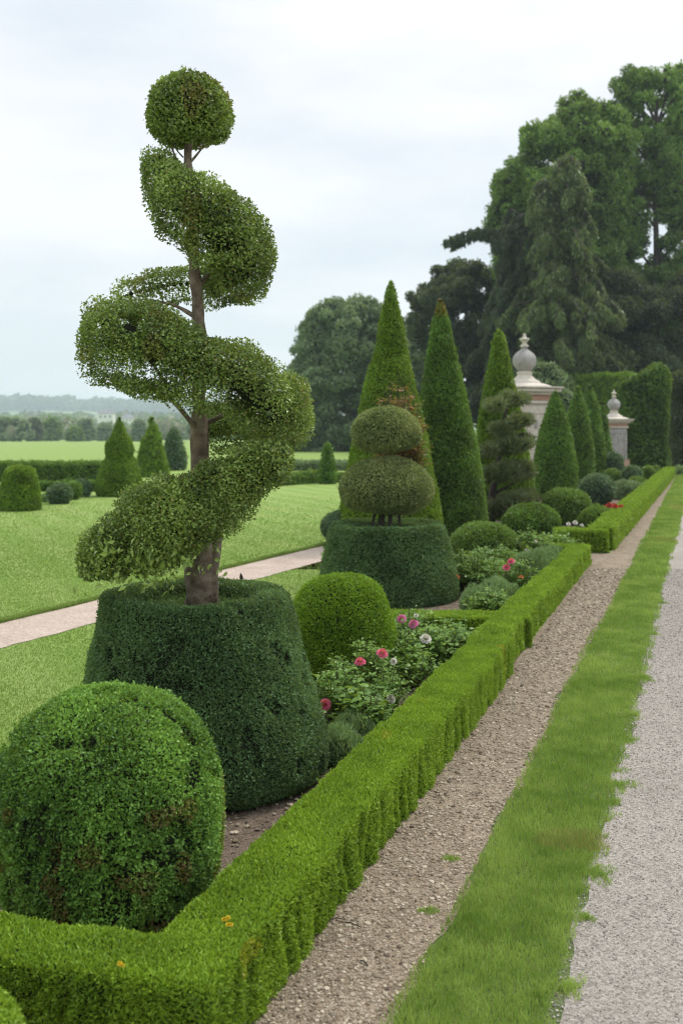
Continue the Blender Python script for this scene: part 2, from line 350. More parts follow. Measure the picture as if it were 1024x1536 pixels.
def blobs(g, C, R, L, k=2.4, sz=1.0, corek=.72, wr=.6, up=0., outw=.5, flat=.5, shellt=.3, reject=.22, nsc=1.5, amp=.3, under=1.0, seed=0, dryf=None, tone_z=None, coremat=1, keep=None, bts=None, sq=False):
    C = np.array(C, float); R = np.array(R, float); n = len(C)
    dens = k / (.5 * wr * L * L); cnt = (4 * pi * R ** 2 * dens * (.33 + .67 * sz)).astype(int)
    idx = np.repeat(np.arange(n), cnt); d = unit(RNG.normal(size=(len(idx), 3)))
    rr = R[idx] * (1 + (vnoise(C[idx] + d * R[idx][:, None], 1.3 / R.mean(), seed) - .5) * .35)
    if sq: rr = rr * .93 / ((d[:, 0] ** 2 + d[:, 1] ** 2) ** 2 + d[:, 2] ** 4) ** .25
    S = np.array([1, 1, sz]); P = C[idx] + d * S * (rr * (1 - shellt * RNG.random(len(idx)) ** 1.3))[:, None]
    pre = (d[:, 2] > -.35) | (RNG.random(len(P)) < under)
    if keep is not None: pre &= keep(P)
    P, d, idx = P[pre], d[pre], idx[pre]; ok = np.ones(len(P), bool); Cf = C.astype(np.float32); Rf = R.astype(np.float32)
    for c0 in range(0, len(P), 40000):
        sl = slice(c0, c0 + 40000); D = P[sl].astype(np.float32)[:, None, :] - Cf[None]; D[..., 2] /= sz
        q = (np.sqrt((D[..., 0] ** 2 + D[..., 1] ** 2) ** 2 + D[..., 2] ** 4) / (.93 * .93) if sq else np.einsum('ijk,ijk->ij', D, D)) / (Rf * Rf)[None]; q[np.arange(q.shape[0]), idx[sl]] = 9
        ok[sl] = q.min(1) > (1 - reject) ** 2
    P = P[ok]; d = unit(d[ok] / S); idx = idx[ok]
    LV, LQ = leafquads(P, d, L, wr, outw, up, flat)
    btone = (np.array(bts) if bts is not None and len(bts) == n else RNG.random(n) * .35 - .17)[idx]
    A = attrs(P, nsc, seed, amp, dryf(P, idx) if dryf else None); A[:, 0] = np.clip(A[:, 0] + np.repeat(btone, 4), 0, 1)
    g.add(LV, LQ, 0, A)
    if corek:
        V = (C[:, None, :] + I2V[None] * S * (R * corek)[:, None, None]).reshape(-1, 3)
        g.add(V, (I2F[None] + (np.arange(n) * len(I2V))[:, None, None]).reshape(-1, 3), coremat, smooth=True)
    return g

# ------------------------------------------------------------------ terrain and sheets
def ground_z(x, y):
    z = np.where(y > 60, -(y - 60) * .010, 0.); z = np.maximum(z, -4.5 + 0 * y)
    t = np.clip((y - 520) / 600, 0, 1); z = z + t * t * (3 - 2 * t) * 11
    t = np.clip((y - 1400) / 1300, 0, 1); z = z + t * t * (3 - 2 * t) * (44 + 7 * np.sin(x / 260.) + 5 * np.sin(x / 97. + 2))
    return z
def terrain():
    ys = np.r_[np.linspace(-12, 60, 30), np.geomspace(64, 3100, 66)]; us = np.linspace(-1, 1, 90)
    Yg, U = np.meshgrid(ys, us, indexing='ij'); X = U * (30 + np.maximum(Yg, 0) * 1.1)
    V = np.stack([X, Yg, ground_z(X, Yg)], -1).reshape(-1, 3); Q = grid_faces(len(ys), len(us))[:, ::-1]
    near = V[Q[:, 0], 1] < 700
    g = Geo(); g.add(V, Q[near], 0, smooth=True); g2 = Geo()
    g.add(V, Q[~near], 1, smooth=True)
    o = g.build('lawn', [M['lawn'], M['hill']]); tag(o, 'wide mown lawn rolling out to the far fields', 'lawn', kind='structure')
terrain()
SL = .36
def xo(Y): return -1.453 + .352 * Y           # outer foot of the long hedge
def xd(Y): return -1.03 + .36 * Y             # dirt / verge edge
def xr(Y): return -.50 + .362 * Y             # verge / drive edge
def xh(Y): return -1.685 + .375 * Y           # outer foot of the far hedge
def strip(name, fl, fr, y0, y1, z, m, label, cat, n=400, wl=0, wr_=0, nx=2, seed=3):
    Y = np.concatenate([np.linspace(y0, min(y1, 14), n), np.linspace(14.05, y1, n // 2)]) if y1 > 14.1 else np.linspace(y0, y1, n)
    def wob(a, s): 
        p = np.stack([Y, Y * 0 + s, Y * 0], 1); return a * ((vnoise(p, 2.2, s) - .5) * 2 + (vnoise(p, 7, s + 1) - .5) * 1.2 + (vnoise(p, 21, s + 2) - .5) * .6)
    l = fl(Y) + (wob(wl, seed) if wl else 0); r = fr(Y) + (wob(wr_, seed + 4) if wr_ else 0)
    V = np.stack([np.stack([l, Y, Y * 0 + z], 1), np.stack([r, Y, Y * 0 + z], 1)], 1).reshape(-1, 3)
    i = np.arange(len(Y) - 1); Q = np.stack([2 * i, 2 * i + 1, 2 * i + 3, 2 * i + 2], 1)
    return tag(Geo().add(V, Q).build(name, m), label, cat, kind='structure')
strip('dirt_path', lambda y: np.where(y > 15.7, xh(y), np.where(y > 15.1, xo(y) - .6, xo(y) - .06)), xd, -2, 41, .008, M['dirt'], 'narrow brown dirt path between hedge and grass verge', 'path', wr_=.035)
strip('gravel_drive', xr, lambda y: xr(y) + 9 + .5 * np.maximum(y, 0), -4, 60, .008, M['gravel'], 'pale grey gravel drive at the right', 'drive', wl=.06, seed=11)
strip('soil_bed', lambda y: np.maximum(xo(y) - 2.1 - .05 * y, -4.5), lambda y: xo(y) - .05, 1.2, 8.9, .004, M['soil'], 'bare brown soil of the planting bed', 'soil', wl=.05)
strip('soil_bed', lambda y: xo(y) - 2.3 - .0 * y, lambda y: xo(y) - .1, 9.0, 15.0, .004, M['soil'], 'soil under the middle planting bed', 'soil', wl=.05, seed=5)
strip('soil_bed', lambda y: xh(y) - 4.3, lambda y: xh(y) - .1, 15.7, 44, .004, M['soil'], 'soil under the far row of cones and balls', 'soil', wl=.08, seed=6)
strip('verge', lambda y: xd(y) - .05, lambda y: xr(y) + .11, -2, 41, .004, M['turf'], 'worn earth and roots under the grass verge', 'verge', wl=.02, wr_=.05, seed=14)
def xpn(Y): return -2.89 + .476 * (Y - 9.375)
strip('garden_path', lambda y: np.minimum(xpn(y) - .93, -.34), lambda y: np.minimum(xpn(y), -.30), 2, 16.7, .006, M['pink'], 'pinkish gravel path crossing the lawn', 'path', wl=.02, wr_=.03, seed=8)

# ------------------------------------------------------------------ grass blades and stone chips
def blades(g, P, h, w, lean=.5, seed=0, nsc=2.5, dry=None, amp=.45, rnd=.6):
    n = len(P); a = RNG.random(n) * 2 * pi; hh = h * RNG.uniform(.45, 1.25, n); ww = w * RNG.uniform(.7, 1.3, n)
    s = np.stack([np.cos(a), np.sin(a), 0 * a], 1) * (ww / 2)[:, None]
    b = RNG.random(n) * 2 * pi; ln = hh * lean * RNG.random(n)
    o = np.stack([np.cos(b) * ln, np.sin(b) * ln, hh], 1)
    mid = P + o * np.array([.35, .35, .55])
    V = np.stack([P - s, P + s, mid + s * .75, P + o, mid - s * .75], 1).reshape(-1, 3)
    i = np.arange(n)[:, None] * 5
    A = np.zeros((n, 3)); A[:, 0] = np.clip(.45 + (vnoise(P, nsc, seed) - .5) * amp * 1.7 + (vnoise(P, nsc * 4.3, seed + 1) - .5) * amp * 1.3 + (RNG.random(n) - .5) * rnd, 0, 1)
    A[:, 1] = ((RNG.random(n) < .04) * .7 if dry is None else dry)
    g.add(V, i + np.array([[0, 1, 2, 3, 4]]), 0, np.repeat(A, 5, 0)); return g
def edge_noise(Y, s, a): 
    p = np.stack([Y, Y * 0 + s, Y * 0], 1); return a * ((vnoise(p, 1.3, s) - .5) * 2 + (vnoise(p, 5, s + 1) - .5) * 1.2 + (vnoise(p, 19, s + 2) - .5) * .9)
g = Geo()
for y0, y1, dn, h, w in ((2.9, 5, 26000, .032, .0028), (5, 8, 15000, .032, .004), (8, 13, 6500, .034, .0062), (13, 24, 2300, .045, .011), (24, 41, 900, .05, .02)):
    n = int((y1 - y0) * .62 * dn); Y = RNG.uniform(y0, y1, n); l = xd(Y) - .015 + edge_noise(Y, 3, .035); r = xr(Y) + .02 + edge_noise(Y, 5, .065) * (.75 + .5 * RNG.random(n))
    u = RNG.random(n); X = l + (r - l) * u
    P = np.stack([X, Y, Y * 0 + .003], 1); keep = vnoise(P, 5, 2) * .8 + RNG.random(n) * .5 > .28 - .0 * u
    ed = np.minimum(u, 1 - u) < .08; keep &= ~ed | (RNG.random(n) < .6)
    P = P[keep]; c = (vnoise(P, 3, 8)); dry = (RNG.random(len(P)) < .05) * .7 + (vnoise(P, 1.1, 21) > .80) * RNG.random(len(P)) * .8
    blades(g, P, h * (.75 + .6 * vnoise(P, 6, 4)), w, .7, nsc=3, dry=np.clip(dry, 0, 1))
for Yt, rt in ((3.55, .05), (4.05, .03), (4.45, .075), (5.3, .04), (5.55, .085), (6.35, .05), (6.9, .03), (7.9, .07), (9.6, .05), (11.3, .06)):   # tufts spilling on to the drive
    n = int(9000 * rt); a = RNG.random(n) * 2 * pi; r = rt * RNG.random(n) ** .8 * (1 + .5 * np.sin(a * 3 + Yt * 7))
    P = np.stack([xr(Yt) + .02 + r * np.cos(a) * 1.1, Yt + r * np.sin(a) * 1.2, r * 0 + .004], 1); blades(g, P, .026, .003, 1.2)
tag(g.build('verge_grass', M['grass']), 'strip of bright grass between dirt path and drive', 'grass', kind='stuff')
g = Geo()
for y0, y1, dn, h, w in ((5.5, 9, 5200, .020, .0045), (9, 13, 2800, .020, .007), (13, 20, 1300, .022, .011), (20, 30, 420, .024, .018)):
    n = int((y1 - y0) * (y1 * .36 + .3) * dn); Y = RNG.uniform(y0, y1, n); X = -RNG.random(n) * Y * .36 + .1
    m = ~((X > xpn(Y) - .95) & (X < xpn(Y) + .02)) & ~((Y < 9) & (X > xo(Y) - 2.1 - .05 * Y)) & ~((Y > 9) & (X > xo(Y) - 2.3)) & (RNG.random(n) < np.clip((31 - Y) / 16, 0, 1))
    P = np.stack([X[m], Y[m], Y[m] * 0], 1); blades(g, P, h * .8, w, 1.0, nsc=.8, amp=.18, rnd=.25)
n = 26000; Y = RNG.uniform(8.5, 19, n); X = xpn(Y) - .93 - RNG.random(n) ** 2 * .12
blades(g, np.stack([X, Y, Y * 0], 1), .045, .008, .6, nsc=1)
tag(g.build('lawn_grass', M['lawnblade']), 'short blades of the mown lawn either side of the gravel path', 'grass', kind='stuff')
def chips(name, n, fx, y0, y1, s0, s1, m, label, pw=1.6):
    Y = y0 + (y1 - y0) * RNG.random(n) ** pw; X = fx(Y, RNG.random(n)); s = s0 + (s1 - s0) * RNG.random(n) ** 4; s *= (.6 + Y / 9)
    a = RNG.random(n) * 2 * pi; sh = RNG.uniform(.5, 1.2, (n, 3)) * np.array([1, 1, .6])
    V = ICV[None] * (1 + RNG.uniform(-.22, .22, (n, 12, 1))) * sh[:, None, :] * s[:, None, None]
    ca, sa = np.cos(a)[:, None], np.sin(a)[:, None]
    V = np.stack([V[..., 0] * ca - V[..., 1] * sa, V[..., 0] * sa + V[..., 1] * ca, V[..., 2]], -1) + np.stack([X, Y, s * .2 + .008], 1)[:, None, :]
    A = np.zeros((n, 3)); A[:, 0] = RNG.random(n); A[:, 1] = (RNG.random(n) < .3) * RNG.random(n)
    g = Geo().add(V.reshape(-1, 3), (ICF[None] + (np.arange(n) * 12)[:, None, None]).reshape(-1, 3), 0, np.repeat(A, 12, 0))
    tag(g.build(name, m), label, 'gravel', kind='stuff')
chips('path_gravel', 26000, lambda Y, u: xo(Y) + (xd(Y) - xo(Y)) * (u * 1.04 - .04), 2.9, 14, .002, .011, M['stonebit'], 'loose stones on the brown dirt path')
chips('path_clods', 420, lambda Y, u: xo(Y) + (xd(Y) - xo(Y)) * u, 2.9, 9, .005, .016, M['stonebit'], 'bigger stones and dry clods on the brown dirt path')
chips('drive_gravel', 42000, lambda Y, u: xr(Y) - .03 + u * (Y * .36 - xr(Y) + .05), 2.9, 14, .0016, .006, M['greybit'], 'loose chippings on the pale drive')
chips('soil_clods', 5000, lambda Y, u: xo(Y) - .3 - u * 1.2, 3.4, 8.5, .002, .014, M['stonebit'], 'crumbs of soil in the front bed')
for (px, py, ln, a, nm) in ((525, 1392, .10, 2.7, 'dark bent twig lying on the dirt path near the hedge foot'), (545, 1450, .05, 2.2, 'short dark twig on the dirt path, nearest the viewer'), (505, 1385, .07, .1, 'pale thin twig on the path beside the bent twig')):
    x, y = GP(px, py); tag(tube(Geo(), [(x - cos(a) * ln / 2, y - sin(a) * ln / 2, .014), (x, y + .008, .018), (x + cos(a) * ln / 2, y + sin(a) * ln / 2, .013)], [.0025, .003, .0015], 6).build('twig', M['darkbark']), nm, 'twig')

for i, (px, py, lb) in enumerate(((642, 1370, 'small green weed sprouting on the dirt path near the grass edge'), (676, 1292, 'tiny weed on the dirt path just above the larger one'), (925, 1158, 'flat weed tuft on the drive at the verge edge, farther one'), (905, 1225, 'flat weed tuft on the drive at the verge edge, nearer one'))):
    x, y = GP(px, py); n = 130; a = RNG.random(n) * 6.28; r = RNG.random(n) ** .7 * .03 * (1 + (i > 1)); g = Geo(); blades(g, np.stack([x + r * np.cos(a) * 1.5, y + r * np.sin(a), r * 0 + .008], 1), .016, .004, 1.6)
    tag(g.build('weed', M['grass']), lb, 'weed')
# ------------------------------------------------------------------ hedges
def hedge(name, x0, y0, x1, y1, Wd, H, m, label, L=None, r=.022, groove=None, seed=0, cat='hedge', up=.5, k=2.6, group=None, lum=.014, amp=.35, taper=.06, dryf=None):
    """a clipped hedge between two ground points (centre line)."""
    Ln = math.hypot(x1 - x0, y1 - y0); rot = math.atan2(y1 - y0, x1 - x0); cx, cy = (x0 + x1) / 2, (y0 + y1) / 2
    L = L or LS(math.hypot(cx, cy)); st = max(.022, L * .8)
    V, Q, Nn, loc = roundbox((cx, cy, float(ground_z(cx, cy))), rot, Ln, Wd, H, r, st, taper)
    if groove is not None:
        rs = np.random.default_rng(seed); s = -Ln / 2
        d = np.zeros(len(V))
        while s < Ln / 2:
            s += rs.uniform(*groove); dep = rs.uniform(.3, 1) * .036; wd = rs.uniform(.014, .045); zt = rs.uniform(.0, .25)
            d += dep * np.exp(-((loc[:, 0] - s - .02 * np.sin(loc[:, 2] * 22 + s * 9)) / wd) ** 2) * np.clip((H - loc[:, 2]) / H * 3 + zt, 0, 1)
        V = V - Nn * (d * (np.abs(Nn[:, 2]) < .9))[:, None]
    V = lump(V, Nn, lum, 3.5, seed); V = lump(V, Nn, lum * .5, 13, seed + 3)
    g = Geo(); shell(g, V, Q, Nn, L, k=k, up=up, outw=.7, flat=.25, wr=.42, seed=seed, nsc=7, amp=amp, dryf=dryf)
    return tag(g.build(name, [m, M['core']]), label, cat, group)
hw = .34
def hc(Y, off=0): return xo(Y) - .5 * hw / .943 - off   # centre line x
GR = 'lime green box hedges edging the beds'
def dry_patch(P): return (vnoise(P, 4, 31) > .87) * RNG.random(len(P)) * .9
hedge('box_hedge', hc(3.06), 3.06, hc(8.15), 8.15, hw, .30, M['lime'], 'long lime green box edging with deep vertical grooves beside the dirt path, nearest run', L=.0165, groove=(.08, .26), seed=1, group=GR, dryf=dry_patch)
hedge('box_hedge', hc(8.05, .06), 8.05, hc(14.6, .02), 14.6, hw - .04, .285, M['lime'], 'lime green box run beyond the step, ending at the gap before the far hedge', L=.026, groove=(.12, .35), seed=2, group=GR)
hedge('box_hedge', -1.75, 3.47, -.50, 3.20, .30, .30, M['lime'], 'short lime green box hedge crossing in front of the big round ball', L=.0155, groove=(.10, .3), seed=3, group=GR, dryf=dry_patch)
hedge('box_hedge', -.1, 9.3, hc(9.25) + .1, 9.18, .34, .28, M['lime'], 'lime box cross hedge with a dark face behind the pink roses', L=.022, seed=4, group=GR)
hedge('box_hedge', 3.02, 14.95, 3.56, 14.75, .30, .25, M['lime'], 'small dark faced box hedge closing the end of the middle bed', L=.03, seed=5, group=GR)
hedge('box_hedge', 3.42, 16.05, 4.22, 15.98, .48, .36, M['lime'], 'lime box hedge closing the front of the far bed', L=.034, seed=6, group=GR)
hedge('box_hedge', xh(16.25) - .21, 16.2, xh(40) - .21, 40, .42, .38, M['lime'], 'long straight lime box edging running to the ivy clad wall', L=.045, seed=7, groove=(.5, 1.5), group=GR)
x, y = GP(2, 1500)
V, Q, Nn = lathe([(.0, .45), (.10, .44), (.16, .38), (.20, .2), (.19, 0)], (-1.045, 2.72, 0), 60, step=.02)
g = Geo(); shell(g, lump(V, Nn, .012, 6, 4), Q, Nn, .015, up=.3, seed=9)
tag(g.build('box_ball', [M['lime'], M['core']]), 'small bright green clipped shrub cut off by the lower left corner', 'shrub')

# ------------------------------------------------------------------ clipped topiary
def topiary(name, prof, cx, Yc, m, label, cat='topiary', L=None, lum=.02, lsc=3, seed=0, holes=0, sx=1, sy=1, k=2.6, group=None, dryf=None, lean=(0, 0), up=.1, parent=None, z=None, amp=.35, nsc=5, inset=None, flat=.5):
    """prof in metres (r, z), centre column px cx at depth Yc."""
    L = L or LS(Yc); X = (cx - 512) * Yc / F
    z = float(ground_z(X, Yc)) if z is None else z
    rmax = max(p[0] for p in prof)
    V, Q, Nn = lathe(prof, (X, Yc, z), int(np.clip(2 * pi * rmax / max(L, .02), 28, 150)), sx, sy, step=max(L * 1.0, .02), lean=lean)
    V = lump(V, Nn, lum, lsc, seed)
    g = Geo(); shell(g, V, Q, Nn, L, k=k, seed=seed, holes=holes, dryf=dryf, up=up, amp=amp, nsc=nsc, inset=inset, flat=flat)
    o = g.build(name, [m, M['core']], parent)
    if parent is None: tag(o, label, cat, group)
    return o
def ballprof(R, h, q=.0, under=.78):
    z0 = h * .52; pts = []
    for a in np.linspace(90, -62, 14):
        a = radians(a); pts.append((R * max(cos(a), 0) ** (1 - q), z0 + (h - z0) * sin(a) if a > 0 else z0 + z0 * sin(a) / sin(radians(62))))
    pts[-1] = (R * under * .8, 0); return pts
def dry1(P):   # brown dead patches low on the right of the front ball
    d = vnoise(P, 9, 41); m = (d > .66) & (P[:, 2] < .55) & (P[:, 0] > -1.35); return m * RNG.random(len(P)) * .9
topiary('box_ball', [(.475 * cos(radians(a)), .455 + .475 * sin(radians(a))) for a in range(90, -20, -8)] + [(.455, .20), (.415, .09), (.37, 0)], 163, 4.15, M['ball'], 'big mid green clipped ball with brown patches, in the front corner of the bed', L=.0165, lum=.015, lsc=6, seed=3, holes=(9, .63, .03), inset=.055, dryf=dry1, group='clipped balls along the beds', amp=.45)
topiary('drum_topiary', [(.0, .95), (.26, .95), (.33, .97), (.36, 1.03), (.39, 1.055), (.46, 1.06), (.52, 1.055), (.54, 1.0), (.59, .78), (.66, .45), (.725, .2), (.71, .06), (.62, 0)], 303, 5.75, M['drum'],
        'dark green flat topped drum with a hollow top that the spiral tree grows from', L=.0165, lum=.018, lsc=4, seed=4, holes=(8, .68, .025), inset=.045, group=None, lean=(-.035, 0))
topiary('box_ball', [(0, .83), (.15, .82), (.27, .77), (.36, .64), (.41, .48), (.435, .3), (.42, .12), (.36, 0)], 511, 7.9, M['limeball'], 'bright green beehive shaped dome behind the roses', L=.020, seed=5, group='clipped balls along the beds')
topiary('drum_topiary', [(0, .82), (.5, .82), (.58, .87), (.66, .87), (.69, .8), (.74, .55), (.81, .25), (.84, .08), (.8, 0)], 582, 11.75, M['drum'],
        'grey green flat topped drum under the two tiered cloud topiary', L=.026, lum=.018, lsc=2.5, seed=6)
t = root('tiered_topiary', at(579, 800, 11.75).tolist(), 'bronze green topiary of two stacked cushions on bare stems above the drum', 'topiary')
def cushion(rx, z0, z1, q): 
    h = z1 - z0; return [(0, z1), (rx * .42, z1 - .03 * h), (rx * .76, z1 - .19 * h), (rx * .98, z1 - .42 * h), (rx, z1 - .6 * h), (rx * .93, z0 + .20 * h), (rx * .66, z0 + .04 * h), (0, z0)]
topiary('lower_cushion', cushion(.555, .975, 1.645, 0), 579, 11.75, M['bronze'], '', parent=t, L=.026, seed=7, z=0)
topiary('upper_cushion', cushion(.405, 1.695, 2.24, 0), 579, 11.75, M['bronze'], '', parent=t, L=.026, seed=8, z=0)
g = Geo()
for px, w in ((556, .02), (572, .03), (585, .03), (601, .02), (566, .015)):
    a = at(px, 800, 11.6); b = at(579 + (px - 579) * .6, 740, 11.75); tube(g, [a, (a + b) / 2 + np.array([.01, 0, 0]), b], [w, w * .8, w * .8], 8)
g.build('stem', M['darkbark'], t)
def cone(cx, Yc, topy, wpx, m, label, tip=.03, power=1.0, seed=0, dry=None, lum=.03, rnd=.0, L=None, group='tall clipped yew cones', shift=0):
    s = Yc / F; R = wpx / 2 * s; h = CH - (topy - HZ) * s; pts = []
    for u in np.linspace(1, 0, 12):
        r = R * (1 - u ** power) ** (1.0) if power != 1 else R * (1 - u)
        pts.append((max(r, 0) * (.97 if u == 0 else 1) + (tip if u > .98 else tip * u), h * u))
    pts = [(0, h + tip)] + pts; pts[-1] = (R * .93, 0)
    return topiary('cone_topiary', pts, cx, Yc, m, label, lum=lum, lsc=1.4, seed=seed, group=group, dryf=dry, L=L, lean=(shift, 0), nsc=2.5)
cone(586, 16.8, 425, 168, M['yewlime'], 'tallest clipped cone, light green and needle sharp, behind the two tiered topiary', seed=11, power=1.12, shift=.0)
cone(672, 18.6, 452, 124, M['yew'], 'dark green narrow cone with a reddish brown tip', seed=12, power=1.35, tip=.07, dry=lambda P: (P[:, 2] > 4.05) * RNG.random(len(P)) * .9, shift=-.035)
cone(753, 22.0, 500, 106, M['yewlime'], 'cone with a bright right edge rising behind the layered pine', seed=13, power=1.3, tip=.10, shift=-.02)
cone(832, 28, 588, 66, M['yew'], 'broad round tipped dark cone in front of the large stone pier', seed=14, power=2.2, tip=.06, lum=.02)
cone(866, 34, 582, 48, M['yew'], 'slim blunt cone, first of the pair right of the large pier', seed=15, power=2.4, tip=.06, lum=.02)
cone(884, 38, 578, 46, M['yew'], 'slim blunt cone, second of the pair right of the large pier', seed=16, power=2.4, tip=.06, lum=.02)
cone(904, 39.6, 603, 30, M['yew'], 'small distant cone just left of the small stone pier', seed=17, power=1.6, tip=.05, lum=.02)
def ball(cx, Yc, topy, wpx, m, label, seed=0, hh=None, name='box_ball', **k):
    s = Yc / F; return topiary(name, ballprof(wpx / 2 * s, CH - (topy - HZ) * s), cx, Yc, m, label, seed=seed, group='clipped balls along the beds', **k)
ball(726, 14.3, 782, 102, M['midball'], 'smooth mid green ball beside the two red roses', 21)
ball(797, 17.5, 755, 87, M['yew'], 'darker rough textured ball in front of the layered pine', 22)
ball(849, 20.6, 732, 73, M['midball'], 'smooth bright ball between the rough dark ball and the red flowers', 23)
ball(895, 25.5, 710, 53, M['blue'], 'dark bluish oval ball behind the red flowers', 24)
ball(919, 38, 678, 32, M['blue'], 'squarish dark ball below the small stone pier', 25)
ball(919, 34.5, 703, 28, M['midball'], 'small mid green ball under the squarish dark ball', 26)
ball(947, 34, 698, 31, M['blue'], 'blue grey rounded shrub at the foot of the ivy wall', 27)
ball(955, 31, 715, 30, M['midball'], 'small yellow green ball in front of the blue grey shrub', 28)
ball(972, 34.5, 698, 22, M['midball'], 'narrow upright egg shaped shrub beside the far hedge', 29)
ball(983, 38.5, 697, 13, M['midball'], 'last tiny ball at the end of the far hedge', 30)
ball(522, 16.9, 764, 84, M['blue'], 'bluish ball half hidden behind the grey green drum', 31)
x, y = GP(1016, 722); 
ball(1018, 41, 698, 18, M['lav'], 'pale mauve tinted bush in the dark gap right of the ivy wall', 32)
# left background
topiary('dome_topiary', [(0, 1.07), (.25, 1.05), (.37, .95), (.42, .7), (.48, .35), (.52, .1), (.5, 0)], 30, 24, M['yewlime'], 'blunt dome of green yew at the left edge of the lawn', seed=41, L=.045)
ball(90, 26, 725, 39, M['blue'], 'round blue green ball on the lawn right of the blunt dome', 42)
ball(71, 26.6, 740, 20, M['lav'], 'tiny pale ball tucked against the blunt dome', 43)
ball(108, 27.5, 722, 32, M['midball'], 'light green ball peeping behind the round blue green ball', 44)
ball(123, 28.5, 718, 30, M['blue'], 'last dark ball in the left group, nearest the tiered spruce', 45)
s_ = 29 / F
topiary('tiered_spruce', [(0, 2.28), (.05, 2.2), (.14, 1.95), (.23, 1.72), (.30, 1.66), (.38, 1.55), (.41, 1.4), (.40, 1.24), (.36, 1.18), (.45, 1.05), (.58, .6), (.70, .25), (.71, .08), (.6, 0)], 180, 29, M['yewlime'], 'spruce clipped into a pointed cap, a bulging ring and a wide skirt', seed=46, lum=.05, lsc=4, L=.05)
topiary('cone_topiary', [(0, 2.42), (.06, 2.3), (.22, 1.95), (.38, 1.55), (.5, 1.0), (.63, .5), (.68, .1), (.6, 0)], 228, 40, M['yewlime'], 'loose pointed conifer right of the tiered spruce', seed=47, lum=.06, lsc=3, group='tall clipped yew cones')
topiary('cone_topiary', [(0, 2.0), (.15, 1.9), (.36, 1.5), (.48, 1.0), (.60, .4), (.6, .1), (.5, 0)], 261, 46, M['blue'], 'dull rounded conifer just left of the spiral trunk', seed=48, lum=.06, lsc=3, group='tall clipped yew cones')
topiary('cone_topiary', [(0, 1.47), (.10, 1.4), (.2, 1.05), (.28, .6), (.31, .2), (.28, 0)], 491, 35, M['yew'], 'small lone cone on the far side of the lawn beside the low hedge', seed=49, lum=.02, group='tall clipped yew cones')
def bghedge(x0, x1, Y, topy, wd, m, label, seed, lum=.05, Y1=None):
    Y1 = Y1 or Y; s = Y / F; h = CH - (topy - HZ) * s
    hedge('clipped_hedge', (x0 - 512) * s, Y, (x1 - 512) * Y1 / F, Y1, wd, h, m, label, seed=seed, lum=lum, r=.08, L=.0024 * Y * 1.1, taper=.1)
bghedge(-60, 158, 37, 693, .9, M['midball'], 'long green hedge behind the left lawn shrubs', 51)
bghedge(60, 160, 31, 722, .4, M['yew'], 'low dark hedge behind the row of small balls', 52)
bghedge(400, 479, 33.5, 712, .6, M['midball'], 'low clipped hedge left of the small lone cone', 53, Y1=36)
bghedge(503, 530, 36, 710, .6, M['midball'], 'short piece of low hedge right of the small lone cone', 54)
bghedge(395, 540, 46, 692, 1.2, M['grey'], 'loose grey green hedge behind the low clipped hedge', 55, lum=.12)

# ------------------------------------------------------------------ spiral tree
SY = 5.75; ss = SY / F
def sp(px, py, dy=0.): return at(px, py, SY + dy)
t = root('spiral_topiary', sp(303, 925).tolist(), 'tall clipped spiral tree with a round top knot, growing from the dark drum', 'tree')
g = Geo()
tp = [(300, 920), (302, 890), (300, 850), (303, 800), (301, 740), (302, 680), (298, 600), (300, 520), (296, 450), (290, 380), (285, 320), (282, 260), (283, 200), (286, 150)]
tr_ = [24, 22, 17, 15, 13.5, 12, 11, 10, 9.5, 9, 7.5, 6, 5, 3]
P = bez([sp(a, b) for a, b in tp], 60); tube(g, P, np.interp(np.linspace(0, 1, len(P)), np.linspace(0, 1, len(tr_)), tr_) * ss, 16, noise=.028, seed=3)
P = bez([sp(288, 925, -.02), sp(292, 885, -.04), sp(300, 850, -.05), sp(303, 800, -.03), sp(300, 740)], 20); tube(g, P, np.linspace(13, 9, len(P)) * ss, 10, noise=.02, seed=5)
P = bez([sp(320, 925, .02), sp(316, 880, -.03), sp(320, 840, 0), sp(328, 790, .03), sp(340, 740, -.05)], 20); tube(g, P, np.linspace(13, 5, len(P)) * ss, 10, noise=.02, seed=6)
g.build('trunk', M['bark'], t)
g = Geo()
for pts, r0 in (([(300, 650, 0), (280, 625, -.08), (255, 595, -.12), (225, 583, -.15), (200, 570, -.15)], 5), ([(256, 596, -.12), (240, 560, -.15), (215, 530, -.15)], 3), ([(283, 246, 0), (292, 236, -.02), (300, 226, -.03), (307, 219, -.03)], 2.2), ([(300, 226, -.03), (300, 218, -.03), (301, 213, -.03)], .9),
                ([(297, 432, 0), (318, 405, .05), (345, 385, 0), (370, 370, -.03)], 4), ([(300, 480, 0), (260, 455, .15), (220, 450, .2)], 4), ([(300, 640, 0), (340, 620, .05), (390, 600, 0)], 5), ([(298, 350, 0), (270, 330, -.1), (250, 300, -.1)], 4),
                ([(300, 560, 0), (250, 540, -.1), (190, 520, -.15), (160, 510, -.1)], 4), ([(303, 800, 0), (260, 800, -.15), (200, 815, -.2)], 5), ([(303, 780, 0), (350, 745, -.1), (400, 700, -.05)], 5), ([(275, 236, 0), (262, 222, 0), (258, 205, 0)], 1.5), ([(268, 244, -.03), (258, 226, -.04), (262, 212, -.03)], 1.2)):
    g = Geo(); P = bez([sp(*p) for p in pts], 14); tube(g, P, np.linspace(r0, r0 * .35, len(P)) * ss, 7, noise=.006, seed=4); g.build('branch', M['bark'], t)
